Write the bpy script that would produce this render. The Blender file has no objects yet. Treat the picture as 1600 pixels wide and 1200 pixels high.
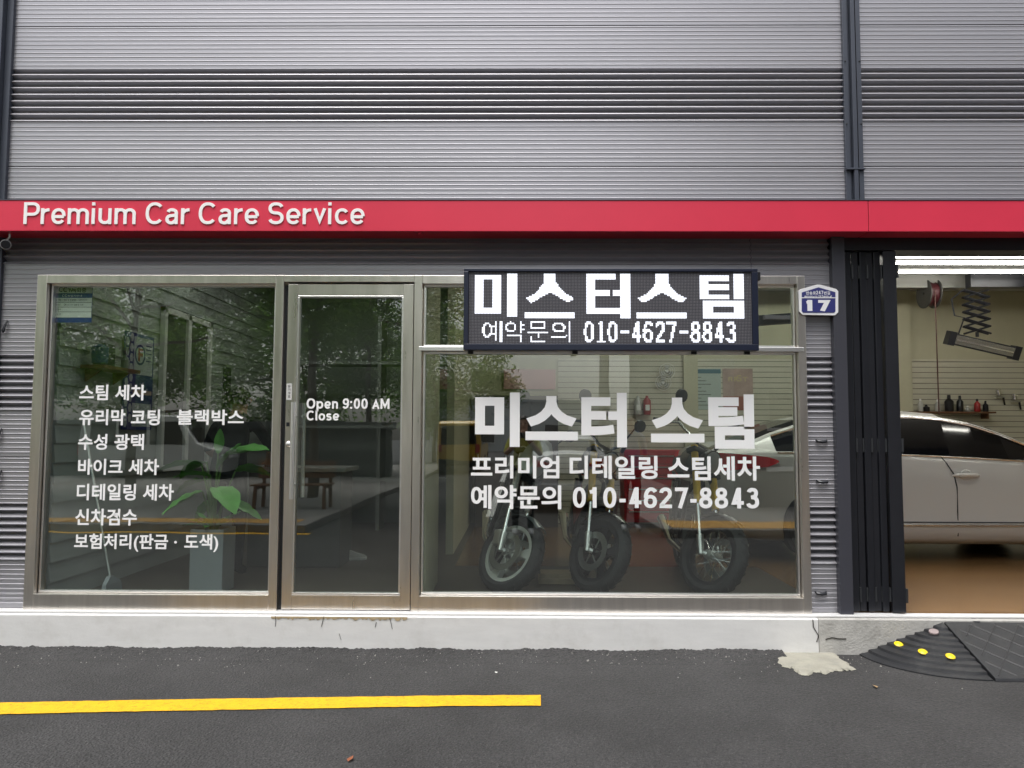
import bpy, math, random
from mathutils import Vector, Matrix
random.seed(7)
rad = math.radians
scn = bpy.context.scene
COL = scn.collection

# ------------------------------------------------------------------ camera
F_PX, D, H = 1202.0, 5.6, 1.513
YAW, PITCH, ROLL = rad(0.6), rad(3.81), rad(0.2)
CAM = Vector((0, -D, H))
CR = Matrix.Rotation(YAW, 3, 'Z') @ Matrix.Rotation(rad(90) + PITCH, 3, 'X') @ Matrix.Rotation(ROLL, 3, 'Z')
cd = bpy.data.cameras.new('camera'); cam = bpy.data.objects.new('camera', cd); COL.objects.link(cam)
cam.matrix_world = Matrix.Translation(CAM) @ CR.to_4x4()
cd.sensor_width = 36; cd.lens = F_PX / 1600 * 36; cd.clip_start = 0.02; cd.clip_end = 600
scn.camera = cam
# ------------------------------------------------------------------ sky, sun, exposure
SUN_EL, SUN_AZ = rad(70), rad(205)          # overcast; brightest part of the cloud behind the camera, to the left
w = bpy.data.worlds.new('World'); scn.world = w; w.use_nodes = True
nt = w.node_tree; bg = nt.nodes['Background']
sky = nt.nodes.new('ShaderNodeTexSky'); sky.sky_type = 'NISHITA'; sky.sun_disc = False
sky.sun_elevation = SUN_EL; sky.sun_rotation = SUN_AZ; sky.dust_density = 4.0; sky.air_density = 1.5
hs = nt.nodes.new('ShaderNodeHueSaturation'); hs.inputs['Saturation'].default_value = 0.22
nt.links.new(sky.outputs[0], hs.inputs['Color']); nt.links.new(hs.outputs[0], bg.inputs[0])
bg.inputs[1].default_value = 0.13
sl = bpy.data.lights.new('sun', 'SUN'); so = bpy.data.objects.new('sun', sl); COL.objects.link(so)
sl.energy = 1.5; sl.angle = rad(40); sl.color = (1, 0.97, 0.93)
sd = Vector((math.sin(SUN_AZ) * math.cos(SUN_EL), math.cos(SUN_AZ) * math.cos(SUN_EL), math.sin(SUN_EL)))
so.rotation_euler = sd.to_track_quat('Z', 'Y').to_euler()
scn.view_settings.view_transform = 'Standard'; scn.view_settings.look = 'None'
scn.view_settings.gamma = 1; scn.view_settings.exposure = 0.95
scn.cycles.use_denoising = True
scn.cycles.max_bounces = 8; scn.cycles.transparent_max_bounces = 16
scn.cycles.caustics_reflective = False; scn.cycles.caustics_refractive = False
scn.cycles.sample_clamp_indirect = 6

# ------------------------------------------------------------------ pixel helpers
def P(px, py, Y=0.0):
    d = CR @ Vector(((px - 800) / F_PX, (600 - py) / F_PX, -1))
    return CAM + d * ((Y - CAM.y) / d.y)
def PX(px, Y=0.0, py=690): return P(px, py, Y).x
def PZ(py, Y=0.0, px=811): return P(px, py, Y).z
def G(px, py, z=0.0):
    d = CR @ Vector(((px - 800) / F_PX, (600 - py) / F_PX, -1))
    return CAM + d * ((z - CAM.z) / d.z)
def R(px, py, Y):                      # a point seen mirrored in the glass (mirror plane y = 0.03) at real depth Y (< 0)
    p = P(px, py, 0.06 - Y); return Vector((p.x, Y, p.z))

# ------------------------------------------------------------------ materials
MATS = {}
def mat(name, col, rough=0.5, metal=0.0, var=0.0, vscale=6.0, stretch=None, bump=0.0, bscale=60.0, emit=None, estr=0.0,
        coat=0.0, spec=0.5, dirt=None, aniso=0.0, rvar=0.0):
    if name in MATS: return MATS[name]
    m = bpy.data.materials.new(name); m.use_nodes = True; n = m.node_tree.nodes; L = m.node_tree.links
    b = n['Principled BSDF']
    b.inputs['Base Color'].default_value = (*col, 1); b.inputs['Roughness'].default_value = rough
    b.inputs['Metallic'].default_value = metal; b.inputs['Specular IOR Level'].default_value = spec
    b.inputs['Coat Weight'].default_value = coat; b.inputs['Coat Roughness'].default_value = 0.08
    if aniso: b.inputs['Anisotropic'].default_value = aniso
    tc = n.new('ShaderNodeTexCoord')
    if var or rvar or dirt:
        mp = n.new('ShaderNodeMapping'); L.new(tc.outputs['Object'], mp.inputs[0])
        if stretch: mp.inputs['Scale'].default_value = stretch
        no = n.new('ShaderNodeTexNoise'); no.inputs['Scale'].default_value = vscale; no.inputs['Detail'].default_value = 6
        no.inputs['Roughness'].default_value = 0.65
        L.new(mp.outputs[0], no.inputs['Vector'])
        src = None
        if var:
            mr = n.new('ShaderNodeMapRange'); mr.inputs[1].default_value = 0.25; mr.inputs[2].default_value = 0.75
            mr.inputs[3].default_value = 1 - var; mr.inputs[4].default_value = 1 + var
            L.new(no.outputs[0], mr.inputs[0])
            mx = n.new('ShaderNodeMix'); mx.data_type = 'RGBA'; mx.blend_type = 'MULTIPLY'; mx.inputs[0].default_value = 1
            mx.inputs[6].default_value = (*col, 1); L.new(mr.outputs[0], mx.inputs[7]); src = mx.outputs[2]
        if dirt:
            dc, damt, dsc = dirt
            n2 = n.new('ShaderNodeTexNoise'); n2.inputs['Scale'].default_value = dsc; n2.inputs['Detail'].default_value = 8
            n2.inputs['Roughness'].default_value = 0.7; L.new(tc.outputs['Object'], n2.inputs['Vector'])
            m2 = n.new('ShaderNodeMapRange'); m2.inputs[1].default_value = 0.52; m2.inputs[2].default_value = 0.72
            m2.inputs[3].default_value = 0; m2.inputs[4].default_value = damt; L.new(n2.outputs[0], m2.inputs[0])
            m3 = n.new('ShaderNodeMix'); m3.data_type = 'RGBA'; L.new(m2.outputs[0], m3.inputs[0])
            if src: L.new(src, m3.inputs[6])
            else: m3.inputs[6].default_value = (*col, 1)
            m3.inputs[7].default_value = (*dc, 1); src = m3.outputs[2]
        if src: L.new(src, b.inputs['Base Color'])
        if rvar:
            mr2 = n.new('ShaderNodeMapRange'); mr2.inputs[3].default_value = max(0.02, rough - rvar); mr2.inputs[4].default_value = rough + rvar
            L.new(no.outputs[0], mr2.inputs[0]); L.new(mr2.outputs[0], b.inputs['Roughness'])
    if bump:
        nb = n.new('ShaderNodeTexNoise'); nb.inputs['Scale'].default_value = bscale; nb.inputs['Detail'].default_value = 5
        L.new(tc.outputs['Object'], nb.inputs['Vector'])
        bp = n.new('ShaderNodeBump'); bp.inputs['Strength'].default_value = bump; bp.inputs['Distance'].default_value = 0.01
        L.new(nb.outputs[0], bp.inputs['Height']); L.new(bp.outputs[0], b.inputs['Normal'])
    if emit:
        b.inputs['Emission Color'].default_value = (*emit, 1); b.inputs['Emission Strength'].default_value = estr
    MATS[name] = m; return m

def glass_mat(name, tint, r0=.1):
    m = bpy.data.materials.new(name); m.use_nodes = True; n = m.node_tree.nodes; L = m.node_tree.links
    n.remove(n['Principled BSDF']); out = n['Material Output']
    tr = n.new('ShaderNodeBsdfTransparent'); tr.inputs[0].default_value = (*tint, 1)
    gl = n.new('ShaderNodeBsdfGlossy'); gl.inputs['Roughness'].default_value = 0.0; gl.inputs[0].default_value = (.96, 1, .98, 1)
    lw = n.new('ShaderNodeLayerWeight'); lw.inputs[0].default_value = .5          # Schlick reflectance, the same from both sides
    pw = n.new('ShaderNodeMath'); pw.operation = 'POWER'; pw.inputs[1].default_value = 5; L.new(lw.outputs['Facing'], pw.inputs[0])
    fr = n.new('ShaderNodeMapRange'); fr.inputs[3].default_value = r0; fr.inputs[4].default_value = 1; L.new(pw.outputs[0], fr.inputs[0])
    tc = n.new('ShaderNodeTexCoord'); no = n.new('ShaderNodeTexNoise'); no.inputs['Scale'].default_value = 1.3; no.inputs['Detail'].default_value = 2
    bp = n.new('ShaderNodeBump'); bp.inputs['Strength'].default_value = 0.06; bp.inputs['Distance'].default_value = 0.02
    L.new(tc.outputs['Object'], no.inputs['Vector']); L.new(no.outputs[0], bp.inputs['Height']); L.new(bp.outputs[0], gl.inputs['Normal'])
    mx = n.new('ShaderNodeMixShader'); L.new(fr.outputs[0], mx.inputs[0]); L.new(tr.outputs[0], mx.inputs[1]); L.new(gl.outputs[0], mx.inputs[2])
    L.new(mx.outputs[0], out.inputs[0]); return m
def clear_mat(name, tint):
    m = bpy.data.materials.new(name); m.use_nodes = True; n = m.node_tree.nodes; L = m.node_tree.links
    n.remove(n['Principled BSDF']); tr = n.new('ShaderNodeBsdfTransparent'); tr.inputs[0].default_value = (*tint, 1)
    L.new(tr.outputs[0], n['Material Output'].inputs[0]); return m

def asphalt_mat():
    m = bpy.data.materials.new('asphalt'); m.use_nodes = True; n = m.node_tree.nodes; L = m.node_tree.links; b = n['Principled BSDF']
    tc = n.new('ShaderNodeTexCoord')
    def noise(s, d=6, r=.6):
        x = n.new('ShaderNodeTexNoise'); x.inputs['Scale'].default_value = s; x.inputs['Detail'].default_value = d; x.inputs['Roughness'].default_value = r
        L.new(tc.outputs['Object'], x.inputs['Vector']); return x
    big = noise(1.1, 7, .7); fine = noise(55, 5, .8); vor = n.new('ShaderNodeTexVoronoi'); vor.inputs['Scale'].default_value = 80
    L.new(tc.outputs['Object'], vor.inputs['Vector'])
    cr = n.new('ShaderNodeValToRGB'); cr.color_ramp.elements[0].position = .34; cr.color_ramp.elements[1].position = .66
    cr.color_ramp.elements[0].color = (.009, .009, .010, 1); cr.color_ramp.elements[1].color = (.056, .0545, .055, 1)
    L.new(fine.outputs[0], cr.inputs[0])
    mr = n.new('ShaderNodeMapRange'); mr.inputs[1].default_value = .3; mr.inputs[2].default_value = .7; mr.inputs[3].default_value = .6; mr.inputs[4].default_value = 1.35
    L.new(big.outputs[0], mr.inputs[0])
    mx = n.new('ShaderNodeMix'); mx.data_type = 'RGBA'; mx.blend_type = 'MULTIPLY'; mx.inputs[0].default_value = 1
    L.new(cr.outputs[0], mx.inputs[6]); L.new(mr.outputs[0], mx.inputs[7])
    # pale stone chips
    sp = n.new('ShaderNodeTexVoronoi'); sp.inputs['Scale'].default_value = 55; sp.feature = 'F1'; L.new(tc.outputs['Object'], sp.inputs['Vector'])
    sr = n.new('ShaderNodeMapRange'); sr.inputs[1].default_value = .10; sr.inputs[2].default_value = .16; sr.inputs[3].default_value = .5; sr.inputs[4].default_value = 0
    L.new(sp.outputs['Distance'], sr.inputs[0])
    m3 = n.new('ShaderNodeMix'); m3.data_type = 'RGBA'; m3.inputs[7].default_value = (.20, .195, .19, 1)
    L.new(sr.outputs[0], m3.inputs[0]); L.new(mx.outputs[2], m3.inputs[6]); L.new(m3.outputs[2], b.inputs['Base Color'])
    b.inputs['Roughness'].default_value = .78
    bp = n.new('ShaderNodeBump'); bp.inputs['Strength'].default_value = 1.0; bp.inputs['Distance'].default_value = .01
    L.new(vor.outputs['Distance'], bp.inputs['Height']); L.new(bp.outputs[0], b.inputs['Normal'])
    return m

A = asphalt_mat()
CLAD = mat('cladding_metal', (.355, .35, .378), .40, .55, .07, 2.5, (0.15, 1, 6), .04, 40, rvar=.06)
TRIM = mat('trim_bluegrey', (.062, .070, .092), .4, .2, .12, 3)
BLACK = mat('door_black', (.016, .017, .022), .35, .2, .2, 4)
STEEL = mat('stainless', (.76, .715, .665), .30, 1.0, .10, 3, (6, 6, .5), .03, 220, rvar=.08)
STEELB = mat('stainless_bead', (.88, .87, .86), .32, 1.0, .05, 5)
RED = mat('fascia_red', (.64, .036, .075), .38, 0, .05, 2, None, .02, 30, spec=.4)
LETTER = mat('letter_white', (.86, .86, .86), .45)
VINYL = mat('vinyl_white', (.88, .88, .89), .5)
KERBW = mat('plinth_white_paint', (.66, .655, .65), .7, 0, .07, 9, (.4, 1, 1.6), .10, 60, dirt=((.44, .42, .39), .35, 3.5))
CONC = mat('bare_concrete', (.42, .41, .39), .85, 0, .16, 8, None, .4, 70, dirt=((.22, .21, .19), .6, 5))
SILL = mat('sill_metal', (.80, .80, .80), .4, .3, .06, 4)
RUB = mat('ramp_rubber', (.014, .015, .018), .5, 0, .25, 14, None, .35, 130, dirt=((.05, .05, .05), .5, 6))
YEL = mat('line_yellow', (.74, .40, .002), .6, 0, .14, 12, None, .6, 90, dirt=((.16, .10, .02), .75, 38))
LEDW = mat('led_lit', (.8, .8, .9), .4, emit=(.86, .91, 1.0), estr=.62)
LEDD = mat('led_off', (.30, .30, .33), .5)
LEDBK = mat('led_face', (.035, .033, .042), .6)
NAVY = mat('led_housing', (.012, .016, .035), .3, .1)
PLBLUE = mat('plate_blue', (.030, .034, .165), .4, 0, .06, 30)
PLW = mat('plate_white', (.8, .8, .82), .35)
CREAM = mat('cream_wall', (.52, .50, .36), .75, 0, .06, 3)
SLAT = mat('slat_wall', (.60, .58, .47), .55, 0, .05, 2)
GROOVE = mat('slat_groove', (.16, .15, .12), .8)
SIDING = mat('lap_siding', (.35, .375, .37), .65, 0, .06, 3)
CEIL = mat('ceiling_white', (.55, .55, .52), .8, 0, .08, 2)
FLOORB = mat('epoxy_brown', (.22, .125, .055), .22, 0, .25, 1.6, None, .03, 8, dirt=((.10, .055, .025), .6, 1.2))
FLOORD = mat('office_floor', (.085, .07, .055), .4, 0, .2, 2)
TUBE = mat('tube_light', (1, 1, 1), .5, emit=(1, .97, .88), estr=17)
DARK = mat('dark_metal', (.03, .032, .036), .45, .3)
CHROME = mat('chrome', (.8, .8, .8), .12, 1)
TYRE = mat('tyre_rubber', (.022, .022, .024), .75, 0, .2, 20)
SILVER = mat('car_silver', (.74, .73, .715), .28, .12, coat=.6)
CARGL = mat('car_dark_glass', (.006, .006, .008), .06, 0, spec=.6)
TAIL = mat('tail_lamp', (.62, .015, .02), .12, coat=.5)
WHITE = mat('white_plain', (.75, .75, .74), .5, 0, .04, 4)
WOOD = mat('wood_brown', (.16, .075, .035), .55, 0, .3, 5, (1, 8, 8))
GREYPOT = mat('pot_grey', (.27, .29, .31), .6, 0, .05, 4)
LEAFM = mat('plant_leaf', (.11, .33, .06), .38, 0, .25, 6)
SKIN = mat('skin', (.50, .29, .20), .5)
HAIR = mat('hair_black', (.012, .010, .009), .5)
CHEST = mat('toolchest_red', (.42, .015, .02), .3, .1)
GOLD = mat('fork_gold', (.80, .50, .04), .3, .3)
ALU = mat('alu', (.62, .62, .60), .28, .95)
GLASS = glass_mat('shop_glass', (.76, .83, .80), .19)
GLBACK = clear_mat('shop_glass_back', (.97, .985, .98))
def leaf_mat(name, c1, c2):
    m = bpy.data.materials.new(name); m.use_nodes = True; n = m.node_tree.nodes; L = m.node_tree.links; n.remove(n['Principled BSDF'])
    d = n.new('ShaderNodeBsdfDiffuse'); t = n.new('ShaderNodeBsdfTranslucent'); mx = n.new('ShaderNodeMixShader'); mx.inputs[0].default_value = .5
    tc = n.new('ShaderNodeTexCoord'); no = n.new('ShaderNodeTexNoise'); no.inputs['Scale'].default_value = 1.4; L.new(tc.outputs['Object'], no.inputs['Vector'])
    for b, c in ((d, c1), (t, c2)):
        k = n.new('ShaderNodeMix'); k.data_type = 'RGBA'; k.inputs[6].default_value = (*[v * .6 for v in c], 1); k.inputs[7].default_value = (*[v * 1.4 for v in c], 1)
        L.new(no.outputs[0], k.inputs[0]); L.new(k.outputs[2], b.inputs[0])
    L.new(d.outputs[0], mx.inputs[1]); L.new(t.outputs[0], mx.inputs[2]); L.new(mx.outputs[0], n['Material Output'].inputs[0]); return m
LEAFT = leaf_mat('tree_leaf', (.08, .16, .04), (.16, .30, .05)); LEAFT2 = leaf_mat('tree_leaf_pale', (.14, .22, .06), (.22, .36, .08))
BARK = mat('bark', (.10, .075, .055), .9, 0, .3, 8, (1, 1, .2), .5, 30)
PAVE = mat('paver_grey', (.19, .18, .17), .8, 0, .15, 6, None, .3, 50)
TACT = mat('tactile_orange', (.50, .27, .06), .75, 0, .2, 9)
ROADW = mat('road_white', (.66, .66, .64), .7, 0, .12, 8)
VANY = mat('van_yellow', (.72, .42, .02), .3, 0, coat=.4)
VANW = mat('van_white', (.75, .75, .75), .3, coat=.4)

# ------------------------------------------------------------------ mesh helpers
class MB:
    def __init__(s): s.v, s.f, s.m, s.M = [], [], [], None
    def add(s, vs, fs, mi=0):
        b = len(s.v)
        for p in vs:
            p = Vector(p); s.v.append(s.M @ p if s.M else p)
        for f in fs: s.f.append([b + i for i in f]); s.m.append(mi)
    def box(s, x0, x1, y0, y1, z0, z1, mi=0):
        s.add([(x0, y0, z0), (x1, y0, z0), (x1, y1, z0), (x0, y1, z0), (x0, y0, z1), (x1, y0, z1), (x1, y1, z1), (x0, y1, z1)],
              [(0, 3, 2, 1), (4, 5, 6, 7), (0, 1, 5, 4), (1, 2, 6, 5), (2, 3, 7, 6), (3, 0, 4, 7)], mi); return s
    def loft(s, rings, closed=True, caps=True, mi=0):
        n = len(rings[0]); vs = [p for r in rings for p in r]; fs = []
        for i in range(len(rings) - 1):
            for j in range(n if closed else n - 1):
                k = (j + 1) % n; fs.append((i * n + j, i * n + k, (i + 1) * n + k, (i + 1) * n + j))
        if caps and closed: fs.append(tuple(range(n - 1, -1, -1))); fs.append(tuple((len(rings) - 1) * n + j for j in range(n)))
        s.add(vs, fs, mi); return s
    def tube(s, path, r, n=8, mi=0, caps=True):
        path = [Vector(p) for p in path]; rs = r if isinstance(r, (list, tuple)) else [r] * len(path); rings = []
        up = None
        for i, p in enumerate(path):
            t = (path[min(i + 1, len(path) - 1)] - path[max(i - 1, 0)]).normalized()
            if up is None: up = t.orthogonal().normalized()
            a = (up - t * up.dot(t)).normalized(); up = a; b = t.cross(a)
            rings.append([p + (a * math.cos(2 * math.pi * k / n) + b * math.sin(2 * math.pi * k / n)) * rs[i] for k in range(n)])
        return s.loft(rings, True, caps, mi)
    def ring(s, c, axis, R_, prof, n=28, mi=0):
        """lathe: prof = [(radius, offset along axis)] closed profile around axis"""
        c = Vector(c); ax = Vector(axis).normalized(); u = ax.orthogonal().normalized(); v = ax.cross(u); m = len(prof); vs = []; fs = []
        for k in range(n):
            a = 2 * math.pi * k / n; d = u * math.cos(a) + v * math.sin(a)
            for (r, o) in prof: vs.append(c + d * (r * R_) + ax * o)
        for k in range(n):
            q = (k + 1) % n
            for j in range(m):
                l = (j + 1) % m; fs.append((k * m + j, q * m + j, q * m + l, k * m + l))
        s.add(vs, fs, mi); return s
    def prism(s, pts, y0, y1, mi=0):      # polygon in xz (ccw seen from -y) extruded along y
        n = len(pts)
        s.add([(x, y0, z) for x, z in pts] + [(x, y1, z) for x, z in pts],
              [tuple(range(n)), tuple(range(2 * n - 1, n - 1, -1))] + [((i + 1) % n, i, n + i, n + (i + 1) % n) for i in range(n)], mi); return s
    def build(s, name, mats, parent=None, smooth=False, bevel=0.0, kind=None, seg=2):
        me = bpy.data.meshes.new(name); me.from_pydata([tuple(p) for p in s.v], [], s.f)
        for m in (mats if isinstance(mats, (list, tuple)) else [mats]): me.materials.append(m)
        for i, p in enumerate(me.polygons): p.material_index = s.m[i]; p.use_smooth = smooth
        me.update(); o = bpy.data.objects.new(name, me); COL.objects.link(o)
        if smooth:
            try: me.set_sharp_from_angle(angle=rad(40))
            except Exception: pass
        if parent is not None: o.parent = parent
        if bevel:
            b = o.modifiers.new('bevel', 'BEVEL'); b.width = bevel; b.segments = seg; b.limit_method = 'ANGLE'
        if kind: o['kind'] = kind
        return o
def tag(o, label, cat, group=None, kind=None):
    o['label'] = label; o['category'] = cat
    if group: o['group'] = group
    if kind: o['kind'] = kind
    return o
def thing(name, label, cat, group=None, loc=(0, 0, 0), rot=(0, 0, 0)):
    o = bpy.data.objects.new(name, None); COL.objects.link(o); o.location = loc; o.rotation_euler = rot; o.empty_display_size = .1
    return tag(o, label, cat, group)
def box(name, x0, x1, y0, y1, z0, z1, m, parent=None, bevel=0, kind=None):
    return MB().box(x0, x1, y0, y1, z0, z1).build(name, m, parent, False, bevel, kind)
def copy_tree(o, parent=None):
    c = o.copy(); COL.objects.link(c); c.parent = parent
    for ch in list(o.children): copy_tree(ch, c)
    return c

def text_data(body, bold=0.0, ext=0.0):
    cu = bpy.data.curves.new('t', 'FONT')
    cu.body = body; cu.size = 1; cu.offset = bold; cu.extrude = ext; cu.resolution_u = 4
    o = bpy.data.objects.new('t', cu); COL.objects.link(o); dg = bpy.context.evaluated_depsgraph_get()
    me = bpy.data.meshes.new_from_object(o.evaluated_get(dg)); bpy.data.objects.remove(o); bpy.data.curves.remove(cu)
    return me
# --- plain grotesque letters drawn as strokes of even width: glyph -> (strokes, advance); cap height 1
def arc(cx, cy, rx, ry, a0, a1, n=18):
    out = []
    for i in range(n + 1):
        a = rad(a0 + (a1 - a0) * i / n); c_, s_ = math.cos(a), math.sin(a); e = 2 / 2.25
        out.append((cx + rx * math.copysign(abs(c_) ** e, c_), cy + ry * math.copysign(abs(s_) ** e, s_)))
    return out
def GL(t):
    h = t / 2; T = 1 - h; X = .725 - h; xm = .3625; ry = xm - h
    g = {}
    g['o'] = ([arc(.31, xm, .31 - h, ry, 0, 360, 36)], .66)
    g['e'] = ([arc(.30, xm, .30 - h, ry, 0, 322, 32), [(h, xm - .02), (.60 - h, xm - .02)]], .64)
    g['c'] = ([arc(.30, xm, .30 - h, ry, 38, 322, 30)], .60)
    g['a'] = ([[(.54 - h, 0), (.54 - h, .49)] + arc(.29, .49, .25 - h, X - .49, 0, 158, 14), [(.54 - h, .42), (.30, .39)] + arc(.27, .225, .255 - h, .19 - h * .35, 88, 285, 16) + [(.54 - h, .20)]], .62)
    g['r'] = ([[(h, 0), (h, .725)], arc(.37, .40, .37 - h, X - .40, 180, 92, 12)], .40)
    arch = lambda x0, x1: arc((x0 + x1) / 2, .44, (x1 - x0) / 2, X - .44, 180, 0, 16) + [(x1, 0)]
    g['m'] = ([[(h, 0), (h, .725)], arch(h, .45), arch(.45, .90 - h)], .97)
    g['n'] = ([[(h, 0), (h, .725)], arch(h, .55 - h)], .63)
    g['u'] = ([[(h, .725), (h, .28)] + arc(.275, .28, .275 - h, .28 - h, 180, 360, 16), [(.55 - h, .725), (.55 - h, 0)]], .63)
    g['i'] = ([[(h, 0), (h, .725)], [(h, .86), (h, 1)]], .24); g['l'] = ([[(h, 0), (h, 1)]], .24)
    g['v'] = ([[(h * 1.0, .725), (.27, h * 2.2), (.54 - h * 1.0, .725)]], .57)
    g['p'] = ([[(h, -.27), (h, .725)], arc(.31, xm, .31 - h, ry, 0, 360, 36)], .67)
    def S_(w, hh):
        m = hh * .515; r1 = (hh - h - m) / 2; r2 = (m - h) / 2; c_ = w / 2
        return arc(c_, m + r1, c_ - h - .01, r1, 18, 270, 18) + arc(c_, m - r2, c_ - h, r2, 90, -162, 18)[1:]
    g['s'] = ([S_(.52, .725)], .57); g['S'] = ([S_(.66, 1.0)], .72)
    g['P'] = ([[(h, 0), (h, 1)], [(h, T), (.36, T)] + arc(.38, (T + .45) / 2, .25 - h * .3, (T - .45) / 2, 90, -90, 14) + [(.36, .45), (h, .45)]], .68)
    g['C'] = ([arc(.39, .5, .39 - h, .5 - h, 42, 318, 34)], .78); g['O'] = ([arc(.40, .5, .40 - h, .5 - h, 0, 360, 40)], .86)
    g['A'] = ([[(h * .9, 0), (.34, 1 - h * 2.4), (.68 - h * .9, 0)], [(.15, .28), (.53, .28)]], .71)
    g['M'] = ([[(h, 0), (h, 1)], [(h + .02, T), (.41, h * 2.4), (.80 - h, T)], [(.82 - h, 1), (.82 - h, 0)]], .92)
    g['0'] = ([arc(.29, .5, .29 - h, .5 - h, 0, 360, 40)], .64)
    g['1'] = ([[(.36 - h, 0), (.36 - h, 1)], [(.06, .76), (.22, .79), (.36 - h, .95)]], .60)
    g['2'] = ([arc(.28, .70, .28 - h, .30 - h, 172, -28, 20) + [(.10, .15), (h + .01, h), (.56, h)]], .63)
    g['3'] = ([arc(.28, .735, .25 - h, .265 - h, 165, -85, 18) + [(.22, .535)], [(.22, .535)] + arc(.28, (.535 + h) / 2, .29 - h, (.535 - h) / 2, 85, -165, 20)], .63)
    g['4'] = ([[(.46 - h, 0), (.46 - h, 1)], [(.43 - h, .94), (h * 1.6, .27), (.58, .27)]], .63)
    g['6'] = ([arc(.29, .32, .29 - h, .32 - h, 0, 360, 34), arc(.33, .47, .33 - h, .53 - h, 178, 42, 18)], .63)
    g['7'] = ([[(.01, T), (.52 - h * .3, T), (.22, 0)]], .61)
    g['8'] = ([arc(.29, .745, .25 - h, .255 - h, 0, 360, 32), arc(.29, .285, .29 - h, .285 - h, 0, 360, 34)], .64)
    g['9'] = ([[(.58 - x, 1 - y) for x, y in st] for st in g['6'][0]], .63)
    g['-'] = ([[(.02, .36), (.30, .36)]], .36); g[':'] = ([[(h, 0), (h, t)], [(h, .56), (h, .56 + t)]], .27); g[' '] = ([], .30)
    return g
def ribbon(pts, t):
    pts = [Vector((p[0], p[1], 0)) for i, p in enumerate(pts) if i == 0 or abs(p[0] - pts[i - 1][0]) + abs(p[1] - pts[i - 1][1]) > .004]; closed = (pts[0] - pts[-1]).length < 1e-6
    if closed: pts = pts[:-1]
    n = len(pts); L_, R_ = [], []
    for i in range(n):
        a = pts[i - 1] if (i or closed) else None; b = pts[(i + 1) % n] if (i < n - 1 or closed) else None
        d1 = (pts[i] - a).normalized() if a is not None else (b - pts[i]).normalized(); d2 = (b - pts[i]).normalized() if b is not None else d1
        n1 = Vector((-d1.y, d1.x, 0)); n2 = Vector((-d2.y, d2.x, 0)); m_ = n1 + n2
        m_ = n1 if m_.length < 1e-3 else m_.normalized(); k = min(1 / max(m_.dot(n1), .2), 2.4)
        L_.append(pts[i] + m_ * t / 2 * k); R_.append(pts[i] - m_ * t / 2 * k)
    return L_, R_, closed
def glyph_geo(ch, bold, wt, depth):
    """2D geometry of one character: verts (x, y, w) with w = 0 front .. 1 back, faces, advance"""
    g = GL(wt)
    if ch in g:
        vs, fs = [], []
        for k, st in enumerate(g[ch][0]):
            L_, R_, cl = ribbon(st, wt); n = len(L_); b = len(vs); w0 = .04 * k
            vs += [(p.x, p.y, w0) for p in L_] + [(p.x, p.y, w0) for p in R_]
            rng = range(n if cl else n - 1)
            for i in rng: j = (i + 1) % n; fs.append((b + i, b + n + i, b + n + j, b + j))
            if depth:
                vs += [(p.x, p.y, 1) for p in L_] + [(p.x, p.y, 1) for p in R_]
                for i in rng: j = (i + 1) % n; fs.append((b + i, b + j, b + 2 * n + j, b + 2 * n + i)); fs.append((b + n + j, b + n + i, b + 3 * n + i, b + 3 * n + j))
                if not cl:
                    for i in (0, n - 1): fs.append((b + i, b + n + i, b + 3 * n + i, b + 2 * n + i))
        return vs, fs, g[ch][1] + .055
    me = text_data(ch, bold); vs = [(v.co.x, v.co.y, 0) for v in me.vertices]; fs = [tuple(p.vertices) for p in me.polygons]; bpy.data.meshes.remove(me)
    return vs, fs, (.93 if ord(ch) > 0x1100 else .36)
def text_box(name, body, x0, x1, z0, z1, Y, m, parent=None, bold=0.0, depth=0.0, wt=.16, split=False):
    """lettering standing in the plane y = Y, stretched to the rectangle x0..x1, z0..z1; split: one object per character"""
    cur = 0; parts = []
    for ch in body:
        if ch == ' ': cur += .30; continue
        vs, fs, adv = glyph_geo(ch, bold, wt, depth); parts.append(([(x + cur, y, w_) for x, y, w_ in vs], fs)); cur += adv
    xs = [v[0] for p_ in parts for v in p_[0]]; ys = [v[1] for p_ in parts for v in p_[0]]; ax, bx, ay, by = min(xs), max(xs), min(ys), max(ys); dd = max(depth, .004)
    f = lambda v: (x0 + (v[0] - ax) / (bx - ax) * (x1 - x0), Y - depth + v[2] * dd, z0 + (v[1] - ay) / (by - ay) * (z1 - z0))
    mb = MB(); o = None
    for vs, fs in parts:
        if split: mb = MB()
        mb.add([f(v) for v in vs], fs)
        if split: o = mb.build('letter', m, parent)
    return o if split else mb.build(name, m, parent)
def text_px(name, body, x0, x1, y0, y1, Y, m, parent=None, bold=0.0, depth=0.0, wt=.16, split=False):
    cx, cy = (x0 + x1) / 2, (y0 + y1) / 2
    return text_box(name, body, P(x0, cy, Y).x, P(x1, cy, Y).x, P(cx, y1, Y).z, P(cx, y0, Y).z, Y, m, parent, bold, depth, wt, split)

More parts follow.
